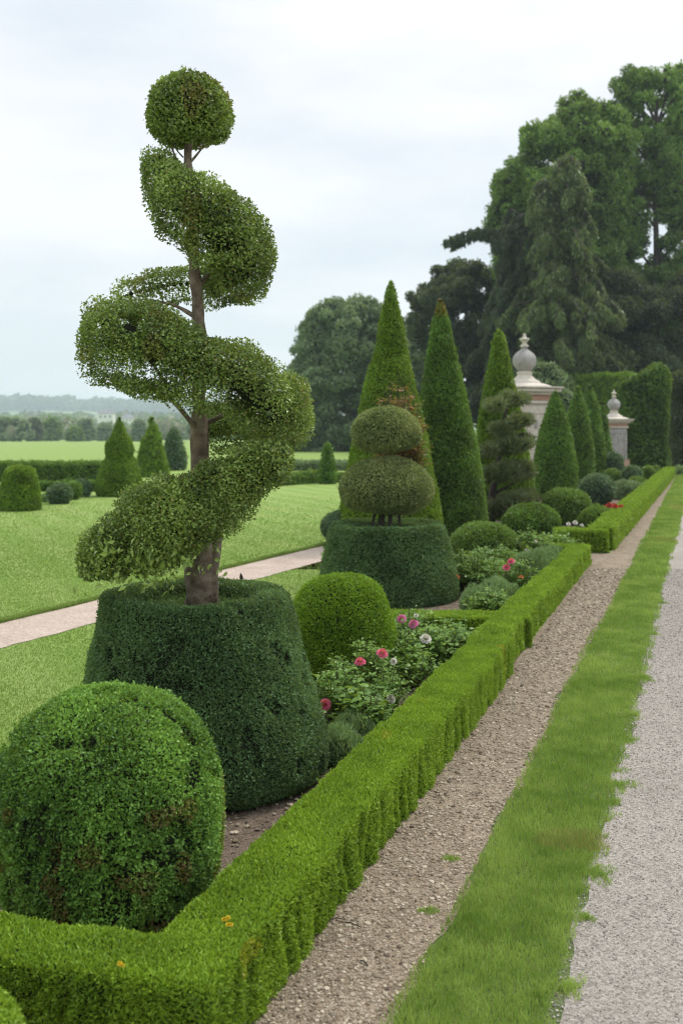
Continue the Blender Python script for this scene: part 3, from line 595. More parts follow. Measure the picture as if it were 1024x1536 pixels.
def chain(pts, step=9):
    p = np.array([[a, b, c / ss, r] for a, b, r, c in pts], float); q = resample(smoothprof(p, 2), step); q[:, 3] *= .97 + (vnoise(q[:, :3], .045, int(pts[0][0])) - .5) * .34; q[:, 1] += (vnoise(q[:, :3], .05, 9) - .5) * 12
    return np.array([at(a, b, SY + c * ss) for a, b, c, r in q]), q[:, 3] * ss
def sdry(P, idx=None): return (vnoise(P, 5, 77) > .82) * RNG.random(len(P)) * .5 + (RNG.random(len(P)) < .04) * .6
specs = [('upper_tier', [(240, 250, 26, -.02), (244, 280, 38, -.08), (268, 306, 54, -.18), (308, 330, 60, -.24), (345, 352, 60, -.18), (370, 388, 52, -.02), (352, 418, 48, .14), (322, 436, 38, .26)], .0),
         ('back_tier', [(320, 430, 30, .30), (270, 428, 36, .30), (225, 432, 30, .24), (190, 447, 30, .12)], .0),
         ('middle_tier', [(166, 485, 48, .02), (168, 518, 56, -.08), (198, 524, 72, -.20), (252, 536, 66, -.30), (310, 558, 62, -.34), (365, 584, 60, -.30), (412, 606, 58, -.12), (434, 632, 42, .10), (405, 646, 46, .30), (360, 642, 48, .42), (320, 648, 38, .42)], .0),
         ('lower_tier', [(414, 691, 27, -.26), (390, 704, 42, -.32), (345, 735, 50, -.24), (300, 758, 56, -.32), (250, 785, 64, -.36), (200, 812, 60, -.32), (160, 835, 46, -.2), (142, 842, 32, -.08)], .0)]
for i, (nm, pts, _) in enumerate(specs):
    C, R = chain(pts); g = Geo()
    def keep(P, i=i):
        n = vnoise(P, 9, 60 + i); return (n + (RNG.random(len(P)) - .5) * .25) < (.74 if i in (1, 2) else .86)
    blobs(g, C, R * .97, .019, sq=True, k=(.62, .5, .58, .8)[i], corek=0, shellt=.55, reject=.36, wr=.6, nsc=7, amp=.42, under=.5, seed=60 + i, dryf=sdry, keep=keep)
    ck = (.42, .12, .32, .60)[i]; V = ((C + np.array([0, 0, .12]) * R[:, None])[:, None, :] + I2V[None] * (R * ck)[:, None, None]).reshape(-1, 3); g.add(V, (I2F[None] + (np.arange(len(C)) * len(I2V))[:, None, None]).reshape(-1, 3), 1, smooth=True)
    if i == 3:   # broad unclipped leaves under the front of the lowest turn
        n = 420; c = np.array([sp(225 + RNG.normal() * 45, 838 + RNG.normal() * 20, -.55 + RNG.random() * .25) for _ in range(n)])
        V, Q = leafquads(c, np.tile([[0, -.7, -.2]], (n, 1)), .042, .5, .6, -.8, 1.2); A = np.zeros((n * 4, 3)); A[:, 0] = np.repeat(RNG.uniform(.5, 1, n), 4); g.add(V, Q, 0, A)
    g.build(nm, [M['spiral'], M['core'], M['rose']], t)
V, Q, Nn = lathe([(0, .385), (.11, .375), (.19, .32), (.235, .23), (.245, .13), (.22, .05), (.14, .0), (0, .01)], sp(285, 216).tolist(), 70, step=.025)
g = Geo(); shell(g, lump(V, Nn, .02, 8, 2), Q, Nn, .025, k=2.6, depth=.06, inset=.05, seed=6, flat=.4, nsc=6, dryf=lambda P: (vnoise(P, 9, 3) + (P[:, 2] - 3.6) * .6 > .72) * RNG.random(len(P)) * .75)
g.build('top_knot', [M['spiral'], M['core']], t)
# loose sprigs growing on the drum rim round the trunk
g = Geo(); tube(g, [at(362, 872, 6.2), at(362, 866, 6.2), at(361, 860, 6.2)], [.007, .012, .004], 8)
tag(g.build('dead_stub', M['darkbark']), 'tiny dark stub poking above the far rim of the hollow drum', 'stub')

# ------------------------------------------------------------------ layered pine
t = root('cloud_pine', at(738, 790, 20).tolist(), 'wispy grey green pine trained in slanting layers in front of a cone', 'tree')
g = Geo(); PY = 20.3
P = bez([at(736, 790, PY), at(736, 745, PY), at(746, 700, PY), at(752, 650, PY), at(760, 605, PY)], 24); tube(g, P, np.linspace(.09, .03, len(P)), 9, noise=.02)
for a in ((742, 740, 770, 725), (740, 760, 775, 765), (748, 700, 780, 700), (750, 665, 785, 650), (748, 680, 730, 676), (755, 630, 782, 640)): tube(g, [at(a[0], a[1], PY), at(a[2], a[3], PY - .2)], [.035, .02], 7)
g.build('trunk', M['darkbark'], t)
for i, (a, b, c, d, r) in enumerate(((735, 607, 786, 598, 11), (742, 644, 790, 630, 12), (730, 676, 790, 662, 14), (732, 712, 788, 706, 17), (732, 762, 792, 748, 19))):
    n = 9; C = []; R = []; rs = np.random.default_rng(800 + i); r *= 1.25
    for k in range(n):
        u = k / (n - 1); C.append(at(a + (c - a) * u, b + (d - b) * u + rs.normal() * 3.5, PY - .35 + rs.normal() * .22)); R.append(r * PY / F * (.55 + .4 * sin(pi * u)) * rs.uniform(.75, 1.2))
        C.append(at(a + (c - a) * u, b + (d - b) * u, PY + .25)); R.append(r * PY / F * .8)
    g = Geo(); blobs(g, C, R, .13, k=1.5, sz=.75, wr=.11, up=.8, outw=.9, shellt=.7, reject=.5, corek=.45, seed=80 + i, nsc=3, dryf=lambda P, i_: (RNG.random(len(P)) < .15) * .6)
    g.build('needle_pad', [M['pine'], M['core']], t)

# ------------------------------------------------------------------ flowers and loose planting
def flower(g, c, R, seed=0, face=(0, -.6, .8), mati=0):
    rs = np.random.default_rng(seed); f = unit(np.array(face) + rs.normal(size=3) * .25); a = unit(np.cross(f, [1, .1, 0])); b = np.cross(f, a)
    for ring, (n, r, ln, op) in enumerate(((3, .10, .42, .15), (5, .22, .5, .35), (6, .38, .55, .65), (8, .52, .58, 1.05), (9, .60, .6, 1.4))):
        for k in range(n):
            an = 2 * pi * (k + rs.random() * .4 + ring * .37) / n; dr = a * cos(an) + b * sin(an); sd_ = -a * sin(an) + b * cos(an)
            u = np.linspace(0, 1, 4)[:, None]; v = np.linspace(-1, 1, 5)[None, :]
            wd = R * (.30 + .08 * ring) * np.sin(np.clip(u * 2.3 + .35, 0, pi * .83)); curl = u ** 2 * .25
            radial = R * (r * .6 + ln * np.sin(op) * u + curl * .3 * (op > 1)) * (1 - .12 * v ** 2); hgt = R * (ln * np.cos(op) * u + .12 * v ** 2 + (.25 - ring * .06)) - R * .25 * u ** 3 * (op > 1)
            V = c + radial[..., None] * dr + (wd * v)[..., None] * sd_ * .9 + hgt[..., None] * f
            A = np.zeros((20, 3)); A[:, 0] = np.clip(rs.random() * .5 + .3 * u.repeat(5, 1).ravel(), 0, 1)
            g.add(V.reshape(-1, 3), grid_faces(4, 5), mati, A, smooth=True)
    return g
def leafy(g, c, rx, rz, nst, L, m=0, seed=0, wr=.5, nl=5, per=9, h0=.0, spread=1.):
    """arching stems from a root point carrying pinnate leaves."""
    rs = np.random.default_rng(seed); Ps = []; Ds = []; gs = Geo() if g is None else g
    for i in range(nst):
        a = rs.random() * 2 * pi; r = rx * math.sqrt(rs.random()) * spread; top = np.array([c[0] + cos(a) * r, c[1] + sin(a) * r, c[2] + rz * (1 - .35 * (r / rx) ** 2) * rs.uniform(.6, 1.05)])
        b = np.array([c[0] + cos(a) * r * .3, c[1] + sin(a) * r * .3, c[2]]); mid = (b + top) / 2 + np.array([cos(a), sin(a), .3]) * r * .12
        P = bez([b, mid, top], 9); tube(gs, P, np.linspace(.0045, .0015, len(P)) * (1 + L * 6), 5, 1)
        for j in range(per):
            u = rs.uniform(.25, 1.0); q = P[int(u * (len(P) - 1))]; an = rs.random() * 2 * pi; d = unit(np.array([cos(an), sin(an), rs.uniform(-.1, .8)]))
            ln = L * rs.uniform(1.5, 2.8); sdv = unit(np.cross(d, [0, 0, 1]))
            for k in range(nl):
                w = (k // 2 + 1) / (nl / 2 + .5); pp = q + d * ln * (w if k < nl - 1 else 1.1) + sdv * (0 if k == nl - 1 else (L * .45 * (1 if k % 2 else -1)))
                Ps.append(pp); Ds.append(unit(d * .6 + (0 if k == nl - 1 else 1) * sdv * (1 if k % 2 else -1)))
    Ps = np.array(Ps); Ds = np.array(Ds); n = len(Ps)
    s = unit(np.cross(Ds, np.array([0, 0, 1]) + RNG.normal(size=(n, 3)) * .35)); l = (L * RNG.uniform(.7, 1.25, n))[:, None]; dn = np.array([0, 0, -.12]) * l
    V = np.stack([Ps - Ds * l * .4, Ps - Ds * l * .08 + s * l * wr * .5, Ps + Ds * l * .3 + s * l * wr * .38 + dn * .5, Ps + Ds * l * .62 + dn * 2, Ps + Ds * l * .3 - s * l * wr * .38 + dn * .5, Ps - Ds * l * .08 - s * l * wr * .5], 1).reshape(-1, 3)
    A = np.zeros((n, 3)); A[:, 0] = np.clip(.5 + (vnoise(Ps, 6, seed) - .5) * .8 + (RNG.random(n) - .5) * .7, 0, 1)
    gs.add(V, np.arange(n * 6).reshape(-1, 6), m, np.repeat(A, 6, 0)); return gs
def rosebush(label, px, py, Y, rx, rz, nst, L, flowers, seed, name='rose_bush', m='rose', cat='rose bush', group=None, wr=.55, per=9, nl=5):
    c = at(px, py, Y); X = c[0]; c = np.array([X, Y, 0.]); t = root(name, c.tolist(), label, cat, group)
    leafy(None, c, rx * 1.08, rz * 1.24, int(nst * 1.25), L * .9, 0, seed, wr, nl, per).build('foliage', [M[m], M['stem']], t)
    for i, (fx, fy, R, mm) in enumerate(flowers):
        P = at(fx, fy, Y - rx * 1.05); R = R * Y / F
        g = Geo(); flower(g, P, R * .88, seed * 10 + i); st = bez([c + np.array([0, 0, .05]), (c + P) / 2 + np.array([0, -.03, .1]), P], 10); tube(g, st, np.linspace(.006, .0025, len(st)), 6, 1)
        g.build('rose_flower', [M[mm], M['stem']], t)
    return t
GF = 'flowering plants in the beds'
rosebush('rose bush with a single deep pink bloom against the dark drum', 505, 1120, 6.75, .17, .37, 26, .042, [(487, 1057, 11, 'petal_pink')], 1, group=GF)
rosebush('rose bush with two coral pink blooms in front of the beehive dome', 548, 1060, 7.25, .22, .42, 40, .040, [(540, 993, 10, 'petal_pink'), (573, 980, 10, 'petal_pink'), (590, 992, 6, 'petal_white')], 2, group=GF)
rosebush('low rose bush carrying one blush white bloom near the hedge', 575, 1090, 6.85, .17, .31, 34, .036, [(586, 1048, 9, 'petal_white')], 3, group=GF)
rosebush('rose bush with two magenta blooms before the dark cross hedge', 612, 990, 8.5, .24, .42, 40, .044, [(602, 928, 8, 'petal_magenta'), (620, 936, 9, 'petal_magenta'), (624, 923, 4, 'petal_white')], 4, group=GF)
rosebush('rose bush with a wide white bloom, next to the hedge', 650, 1005, 8.25, .26, .35, 44, .048, [(638, 958, 10, 'petal_white')], 5, group=GF)
rosebush('broad leaved plant with bright pale leaves between roses and hedge', 610, 1040, 7.7, .22, .28, 36, .05, [], 6, name='leafy_plant', cat='plant', group=GF, nl=3)
rosebush('leafy plant with large drooping leaves beside the pink rose', 540, 1100, 6.5, .13, .30, 14, .075, [], 7, name='leafy_plant', cat='plant', group=GF, nl=3, per=6)
rosebush('leafy plant leaning over the hedge by the cross hedge', 680, 985, 8.7, .18, .33, 26, .06, [], 8, name='leafy_plant', cat='plant', group=GF, nl=3)
def mound(label, px, Y, rx, h, m, seed, L, name='grey_mound', wr=.22, cat='plant', up=1.0, n=9, kk=1.8, fl=None):
    X = (px - 512) * Y / F; C = []; R = []
    rs = np.random.default_rng(seed)
    for i in range(n):
        a = rs.random() * 6.28; r = rx * .6 * math.sqrt(rs.random()); C.append((X + cos(a) * r, Y + sin(a) * r, h * rs.uniform(.3, .55))); R.append(h * rs.uniform(.42, .6))
    g = Geo(); blobs(g, C, R, L, k=kk, wr=wr, up=up, outw=.8, shellt=.5, reject=.3, corek=.6, seed=seed, nsc=5, amp=.4)
    t = root(name, (X, Y, 0), label, cat, GF); g.build('foliage', [M[m], M['core']], t)
    for i, (fx, fy, Rr, mm) in enumerate(fl or []):
        g = Geo(); flower(g, at(fx, fy, Y - rx * .7), Rr * Y / F, seed * 7 + i); g.build('flower', M[mm], t)
    return t
mound('feathery grey green tuft squeezed between drum and hedge', 512, 5.95, .13, .20, 'lav', 91, .04)
mound('small feathery grey tuft behind the first one', 530, 6.3, .12, .18, 'lav', 92, .04)
rosebush('straggly shrub rose with reddish shoots and orange blooms beside the drum', 710, 890, 12.0, .38, .50, 80, .05, [(686, 865, 4, 'petal_orange')], 9, group=GF)
rosebush('small leaved rose with two round red blooms and one orange bloom', 760, 895, 11.6, .33, .42, 70, .05, [(766, 842, 6.5, 'petal_pink'), (759, 851, 6.5, 'petal_pink'), (781, 866, 4.5, 'petal_orange')], 10, group=GF)
mound('soft grey green mound spreading against the middle hedge', 800, 12.9, .42, .36, 'lav', 93, .06, n=12)
mound('feathery grey green mound nearer the cross hedge', 752, 11.0, .32, .30, 'lav', 94, .055, n=10)
mound('low grey green mound at the end of the middle bed', 822, 14.0, .25, .32, 'lav', 97, .065, n=8)
rosebush('tall loose plant dotted with white flowers behind the grey mound', 793, 860, 14.2, .3, .5, 44, .06, [(790, 825, 4, 'petal_white'), (797, 831, 3.5, 'petal_white'), (786, 834, 3.5, 'petal_white'), (803, 812, 3, 'petal_white')], 11, name='flowering_plant', cat='plant', group=GF)
mound('low pale foliage with small white flowers at the front of the far bed', 868, 17.0, .42, .26, 'rose', 95, .06, n=9, wr=.5, fl=[(852, 786, 3.5, 'petal_white'), (862, 784, 4, 'petal_white'), (872, 788, 3, 'petal_white'), (893, 789, 4, 'petal_white')])
mound('small olive green bush left of the red flowers', 893, 19.2, .25, .46, 'midball', 96, .06, n=7, wr=.4)
t = root('red_flowers', ((914 - 512) * 20 / F, 20, 0), 'cluster of bright red flowers beside the far hedge', 'flowers')
X = (914 - 512) * 20 / F; C = [(X - .1, 20, .18), (X + .02, 20, .18), (X - .03, 19.9, .26)]; g = Geo(); blobs(g, C, [.16, .15, .15], .06, wr=.5, seed=98, corek=.6); g.build('foliage', [M['midball'], M['core']], t)
for i in range(24):
    fx, fy = 917 + RNG.normal() * 5, 764 + RNG.normal() * 4
    g = Geo(); flower(g, at(fx, fy, 19.75 + RNG.random() * .2), .065, 300 + i); g.build('flower', M['petal_red'], t)
mound('brownish heathery shrubs between the far hedge and the blue grey shrub', 945, 27.5, .5, .50, 'grey', 99, .09, n=10, wr=.3)
mound('grey green mound between the flat topped drum and the orange roses', 722, 10.6, .30, .28, 'lav', 101, .055, n=9)
rosebush('low bushy rose without blooms in the corner behind the cross hedge', 735, 925, 10.3, .26, .28, 40, .045, [], 31, group=GF)
rosebush('loose green plant at the foot of the smooth mid green ball', 745, 870, 13.3, .34, .36, 60, .055, [], 32, name='leafy_plant', cat='plant', group=GF)
rosebush('loose green plant between the grey mound and the rough dark ball', 835, 850, 15.2, .30, .34, 50, .06, [], 33, name='leafy_plant', cat='plant', group=GF)
rosebush('pale leaved rose between hedge and blush white bloom', 560, 1090, 6.35, .12, .26, 22, .034, [], 34, group=GF)
rosebush('leafy plant filling the gap between the coral and magenta roses', 595, 1010, 7.9, .2, .38, 34, .045, [], 35, name='leafy_plant', cat='plant', group=GF)
# copper shoots behind the two-tiered topiary
c = at(592, 640, 13.2); t = root('copper_shrub', (c[0], 13.2, 0), 'thin shrub with coppery red shoots showing above the upper cushion', 'shrub')
leafy(None, np.array([c[0] + .04, 13.2, 1.0]), 0.32, 1.72, 150, .07, 0, 77, .45, 5, 9).build('foliage', [M['red'], M['darkbark']], t)
g = Geo(); tube(g, [(c[0], 13.2, 0), (c[0] + .02, 13.2, 1.1)], [.03, .02], 8); g.build('stem', M['darkbark'], t)
# yellow blooms on the near hedge corner
for i, (px, py, lb) in enumerate(((338, 1376, 'little yellow flower on the hedge corner, upper one of the pair'), (346, 1385, 'little yellow flower on the hedge corner, lower one of the pair'), (184, 1449, 'single tiny yellow flower on the crossing front hedge'))):
    Yq = 1.69 * F / (py - HZ); g = Geo()
    for k in range(4): flower(g, at(px + RNG.normal() * 3, py + RNG.normal() * 2.5, Yq), .008, 500 + i * 9 + k, (0, -.3, 1))
    tag(g.build('yellow_flower', M['petal_yellow']), lb, 'flower')

# ------------------------------------------------------------------ stone piers
def sbox(g, c, rot, w, d, h, r=.02, mati=0, taper=0):
    V, Q, Nn, _ = roundbox(c, rot, w, d, h, r, .15, taper, bottom=True); g.add(V, Q, mati); return g
def pier(cx, Y, rot, label, seed, k=1.0, shaft='cream', fs=.8):
    X = (cx - 512) * Y / F; t = root('stone_pier', (X, Y, 0), label, 'gate pier', 'stone piers with finials'); H = 2.62 * k
    g = Geo(); sbox(g, (X, Y, 0), rot, 1.42, 1.42, .35); sbox(g, (X, Y, .35), rot, 1.30, 1.30, .55); g.build('plinth', M['brick'], t)
    g = Geo(); sbox(g, (X, Y, .9), rot, 1.10, 1.10, H - .9, .03)
    o = g.build('shaft', M[shaft], t)
    g = Geo()
    for a in range(4):
        th = rot + a * pi / 2; n = np.array([cos(th), sin(th)]); q = np.array([-sin(th), cos(th)])
        for (u, z0, w, h) in ((-.38, 1.05, .05, H - 1.35), (.38, 1.05, .05, H - 1.35), (0, 1.0, .81, .05), (0, H - .30, .81, .05)):
            p = np.array([X, Y]) + n * .565 + q * u; sbox(g, (p[0], p[1], z0), th, .035, w, h, .006)
        p = np.array([X, Y]) + n * .57; sbox(g, (p[0], p[1], H - .75), th, .03, .10, .26, .01, 1)
    g.build('panel_moulding', [M[shaft], M['greystone']], t)
    g = Geo(); sbox(g, (X, Y, H), rot, 1.24, 1.24, .10); sbox(g, (X, Y, H + .10), rot, 1.16, 1.16, .17, mati=1); sbox(g, (X, Y, H + .27), rot, 1.36, 1.36, .09); sbox(g, (X, Y, H + .36), rot, 1.62, 1.62, .11, .03); sbox(g, (X, Y, H + .47), rot, 1.72, 1.72, .06, .02)
    V, Q, Nn = lathe([(0, H + .68), (.5, H + .66), (.8, H + .56), (.85, H + .53)], (X, Y, 0), 40, step=.05); g.add(V, Q, 0, smooth=True)
    g.build('cornice', [M['cream'], M['brick']], t)
    z = H + .60; g = Geo()
    V, Q, Nn = lathe([(.62, z), (.62, z + .08), (.58, z + .14), (.44, z + .20), (.34, z + .30), (.27, z + .34), (.27, z + .40), (.30, z + .44), (.30, z + .50), (.22, z + .53)], (X, Y, 0), 48, step=.02); g.add(V, Q, 1, smooth=True)
    V, Q, Nn = lathe([(.20, z + .52), (.28, z + .60), (.40, z + .74), (.45, z + .92), (.41, z + 1.10), (.28, z + 1.26), (.13, z + 1.36), (.09, z + 1.44)], (X, Y, 0), 96, step=.02, rib=(16, .06)); g.add(V, Q, 0, smooth=True)
    V, Q, Nn = lathe([(.09, z + 1.43), (.16, z + 1.46), (.16, z + 1.53), (.08, z + 1.57), (.10, z + 1.66), (.20, z + 1.75), (.20, z + 1.79), (.08, z + 1.81), (.055, z + 1.9), (.045, z + 1.97), (0, z + 2.0)], (X, Y, 0), 32, step=.015); g.add(V, Q, 1, smooth=True)
    g.V = [np.array([X, Y, z], np.float32) + (v - np.array([X, Y, z], np.float32)) * fs for v in g.V]; g.build('finial', [M['greystone'], M['cream']], t); return t
pier(786, 31, radians(28), 'large cream stone pier topped by a ribbed grey onion finial', 1, k=1.03)
pier(920, 41.5, radians(12), 'smaller looking far stone pier with pale finial beside the ivy clad wall', 2, shaft='greystone', k=1.03).scale = (.72, .72, .72)

# ------------------------------------------------------------------ ivy wall, arch hedge
t = root('ivy_wall', ((968 - 512) * 42 / F, 42, 0), 'tall wall smothered in dark glossy ivy at the end of the path', 'ivy wall')
cx = (970 - 512) * 42.6 / F
g = Geo(); V, Q, Nn, loc = roundbox((cx + .35, 44.6, 0), radians(-8), 2.25, 1.4, 4.35, .25, .12); V[:, 2] += np.clip(V[:, 2] - 2, 0, 3) / 2.3 * (loc[:, 0] * .45 + .1 - .5 * np.clip(loc[:, 0] - .7, 0, 1) * 2)
V = lump(V, Nn, .16, 1.1, 5); V = lump(V, Nn, .06, 4, 6)
shell(g, V, Q, Nn, .11, k=3.0, depth=.35, inset=.25, up=-.5, wr=.8, flat=1.2, outw=.2, nsc=1.6, amp=.5, seed=8); g.build('ivy', [M['ivy'], M['core']], t)
g = Geo(); sbox(g, (cx + .35, 44.6, 0), radians(-8), 1.2, .4, 3.2); g.build('wall', M['greystone'], t)
hedge('tall_hedge', (780 - 512) * 71 / F, 71, (955 - 512) * 66 / F, 66, 2.0, 5.6, M['yewlime'], 'tall clipped hedge arching behind the far stone pier', L=.16, r=.3, lum=.15, seed=61)

# ------------------------------------------------------------------ background trees
def outline_tree(name, label, Y, outl, nb, rb, L, m, seed, k=1.0, trunkx=None, corek=.55, dep=.55, sz=.85, up=0., wr=.6, group='trees closing the view', under=.9, gap=.9, cat='tree', limbs=14, dryf=None, tr=.35, fluffy=0):
    BT = []
    rs = np.random.default_rng(seed); o = np.array(outl, float); s = Y / F; C = []; R = []
    ys = np.linspace(o[0, 0], o[-1, 0], 200); wl = np.interp(ys, o[:, 0], o[:, 1]); wr_ = np.interp(ys, o[:, 0], o[:, 2]); w = np.maximum(wr_ - wl, 1); pr = w / w.sum()
    for i in range(nb):
        j = rs.choice(200, p=pr); r = rb * rs.uniform(.7, 1.25); rp = min(r / s, w[j] * .5); x0, x1 = wl[j] + rp * .8, wr_[j] - rp * .8
        u = rs.random() if rs.random() < .6 else rs.choice([0.02, .98]); x = x0 + (x1 - x0) * u; half = (wr_[j] - wl[j]) / 2 * s * dep
        dy = rs.uniform(-1, 1) * half * math.sqrt(max(0.02, 1 - (2 * u - 1) ** 2)); p = at(x, max(ys[j], o[0, 0] + rp * .8 * sz), Y); c0 = p + np.array([0, dy, 0])
        if fluffy:
            C.append(c0); R.append(r * .62); bt = rs.uniform(-.22, .22); BT.append(bt)
            for q in unit(rs.normal(size=(fluffy, 3)) + [0, 0, .35]): C.append(c0 + q * r * np.array([.85, .85, .6])); R.append(r * rs.uniform(.28, .5)); BT.append(bt + rs.uniform(-.1, .1))
        else: C.append(c0); R.append(r)
    C = np.array(C); R = np.array(R)
    tx = trunkx or (o[len(o) // 2, 1] + o[len(o) // 2, 2]) / 2; gz = float(ground_z(0, Y)); X0 = (tx - 512) * s; topz = CH - (o[0, 0] - HZ) * s
    t = root(name, (X0, Y, gz), label, cat, group)
    g = Geo(); P = bez([(X0, Y, gz - .1), (X0 + .2, Y, topz * .35), (X0 - .2, Y, topz * .6), (X0, Y, topz * .92)], 20); tube(g, P, np.linspace(tr, .05, len(P)) * topz / 16, 10, noise=.1)
    for i in rs.choice(len(C), min(limbs, len(C)), replace=False):
        c = C[i]; z0 = max(gz + 1, c[2] - abs(c[0] - X0) * .7 - 1); b = np.array([X0, Y, min(z0, topz * .85)]); L_ = bez([b, (b + c) / 2 + np.array([0, 0, .3]), c], 8); tube(g, L_, np.linspace(.075, .02, len(L_)) * topz / 16, 6)
    g.build('trunk', M['darkbark'], t)
    g = Geo(); blobs(g, C, R, L, k=k, sz=sz, corek=corek, shellt=.6, reject=.5, wr=wr, up=up, nsc=.5, amp=.4, under=under, seed=seed, dryf=dryf, bts=BT, keep=(lambda P: vnoise(P, 1.15, seed + 3) * .45 + vnoise(P, 2.6, seed + 4) * .4 + RNG.random(len(P)) * .15 < gap))
    g.build('crown', [M[m], M['core']], t); return t
outline_tree('round_tree', 'grey green round headed tree between the spiral and the tallest cone', 95, [(456, 515, 550), (480, 465, 590), (520, 440, 630), (580, 428, 650), (650, 434, 650), (682, 450, 640)], 140, 1.9, .26, 'grey', 201, k=1.0, trunkx=560, gap=.74, corek=.5, fluffy=8)
outline_tree('broad_tree', 'bright topped broadleaf tree with an uneven rounded crown', 80, [(145, 868, 890), (180, 825, 930), (235, 765, 940), (280, 738, 940), (340, 735, 930), (420, 745, 930), (470, 760, 930)], 100, 1.9, .25, 'oak', 202, k=1.0, trunkx=850, gap=.63, corek=.5, fluffy=9, dryf=lambda P, i: (P[:, 2] > 19.5) * RNG.random(len(P)) * .8)
outline_tree('tall_tree', 'tall thin crowned tree letting sky through beside the right edge', 82, [(104, 930, 1075), (160, 905, 1090), (250, 900, 1100), (350, 905, 1110), (450, 900, 1110), (560, 905, 1110)], 230, 1.4, .22, 'oak', 203, k=1.0, trunkx=985, gap=.62, corek=.3, tr=.22, limbs=40, fluffy=7, dep=.3)
outline_tree('tall_tree', 'second thin crowned tree mostly outside the right edge', 90, [(100, 1000, 1140), (250, 990, 1150), (450, 990, 1150), (600, 990, 1150)], 80, 1.6, .26, 'oak', 204, k=1.0, trunkx=1040, gap=.60, corek=.3, fluffy=7, limbs=20, dep=.3)
outline_tree('dark_tree', 'dark grey green tree low behind the narrow brown tipped cone', 84, [(395, 700, 735), (410, 635, 790), (440, 612, 800), (500, 620, 830), (570, 630, 840), (640, 630, 850)], 80, 1.7, .24, 'dark', 205, k=1.0, trunkx=700, gap=.74, corek=.55, fluffy=8)
outline_tree('dark_tree', 'almost black understorey tree behind the ivy wall', 75, [(410, 880, 1090), (460, 850, 1100), (540, 850, 1100), (620, 850, 1100), (670, 860, 1100)], 170, 1.3, .24, 'dark', 206, k=1.4, trunkx=990, gap=.95, corek=.75)
outline_tree('dark_tree', 'dark low tree filling the gap right of the ivy wall', 50, [(560, 1000, 1120), (620, 1005, 1130), (705, 1008, 1130)], 80, .8, .15, 'dark', 207, k=1.4, trunkx=1060, gap=.97, corek=.8)
outline_tree('rounded_shrub', 'rounded grey green shrub behind the large stone pier', 52, [(545, 795, 830), (562, 778, 852), (600, 770, 862), (680, 770, 862)], 90, .55, .13, 'grey', 208, k=1.2, trunkx=820, gap=.95, cat='shrub', corek=.75, tr=.2)
# weeping conifer
def weeping(label, cx, Y, topy, boty, wtop, wbot, nl, seed, m, skirt=1.0, extra=None, density=1.0):
    rs = np.random.default_rng(seed); s = Y / F; X = (cx - 512) * s; zt = CH - (topy - HZ) * s; zb = CH - (boty - HZ) * s
    t = root('weeping_conifer', (X, Y, 0), label, 'tree', 'trees closing the view')
    g = Geo(); tube(g, bez([(X, Y, 0), (X, Y, zt * .5), (X + .2, Y, zt * .97)], 16), np.linspace(.5, .06, 16)[:len(bez([(X, Y, 0), (X, Y, zt * .5), (X + .2, Y, zt * .97)], 16))], 10, noise=.1)
    Ps = []; Sg = []
    limbs = []
    for i in range(nl):
        u = rs.random() ** .8; z = zt - (zt - zb) * u; a = rs.uniform(0, 2 * pi); ln = (wtop + (wbot - wtop) * u) / 2 * s * rs.uniform(.6, 1.1); limbs.append((z, a, ln))
    for e_ in (extra or []): limbs.append(e_)
    T_ = []
    for li, (z, a, ln) in enumerate(limbs):
        ex = li >= nl
        d = np.array([cos(a), sin(a), 0]); P0 = np.array([X, Y, z])
        L_ = bez([P0, P0 + d * ln * .4 + [0, 0, .5], P0 + d * ln * .75 + [0, 0, .1], P0 + d * ln + [0, 0, -.9 if ex else -1.5]], 14)
        tube(g, L_, np.linspace(.10, .02, len(L_)), 5)
        n = int(900 * density * (ln / 3 + .3)); tt = rs.random(n) ** .7; q = L_[(tt * (len(L_) - 1)).astype(int)]
        strand = np.floor(tt * 26); hlen = (.7 if ex else 1.) * (1.25 - tt) * (.5 + 1.3 * vnoise(np.stack([strand, strand * 0 + z, strand * 0 + a], 1) * 3.3, 1, seed)) * skirt
        side = np.array([-d[1], d[0], 0]); w = ((np.sin(strand * 12.9898 + z * 7) * .45 + rs.normal(size=n) * .10) * (1.1 - .5 * tt))
        P = q + side * w[:, None] + np.array([0, 0, -1]) * (rs.random(n) ** 1.3 * hlen)[:, None] + rs.normal(size=(n, 3)) * .07
        Ps.append(P); T_.append(np.full(n, rs.uniform(-.35, .35)) - .25 * (rs.random(n) < .2))
    g.build('trunk', M['darkbark'], t)
    P = np.concatenate(Ps); V, Q = leafquads(P, np.tile([[0, -.1, .1]], (len(P), 1)), .36, .36, .25, -1.3, .5); g = Geo(); A = attrs(P, .8, seed, .35); A[:, 0] = np.clip(A[:, 0] + np.repeat(np.concatenate(T_), 4), 0, 1); g.add(V, Q, 0, A)
    g.build('crown', [M[m], M['core']], t); return t
weeping('weeping conifer with long hanging sprays in the middle of the tall trees', 842, 72, 240, 560, 80, 250, 120, 301, 'weep', 1.25, density=.9)
weeping('dark cedar sending one long level branch out to the left', 775, 76, 320, 600, 60, 190, 80, 302, 'dark', 1.1, density=1.3, extra=[(CH + (640 - 352) * 76 / F, pi * 1.02, 5.9), (CH + (640 - 354) * 76 / F, pi * .98, 5.2)])

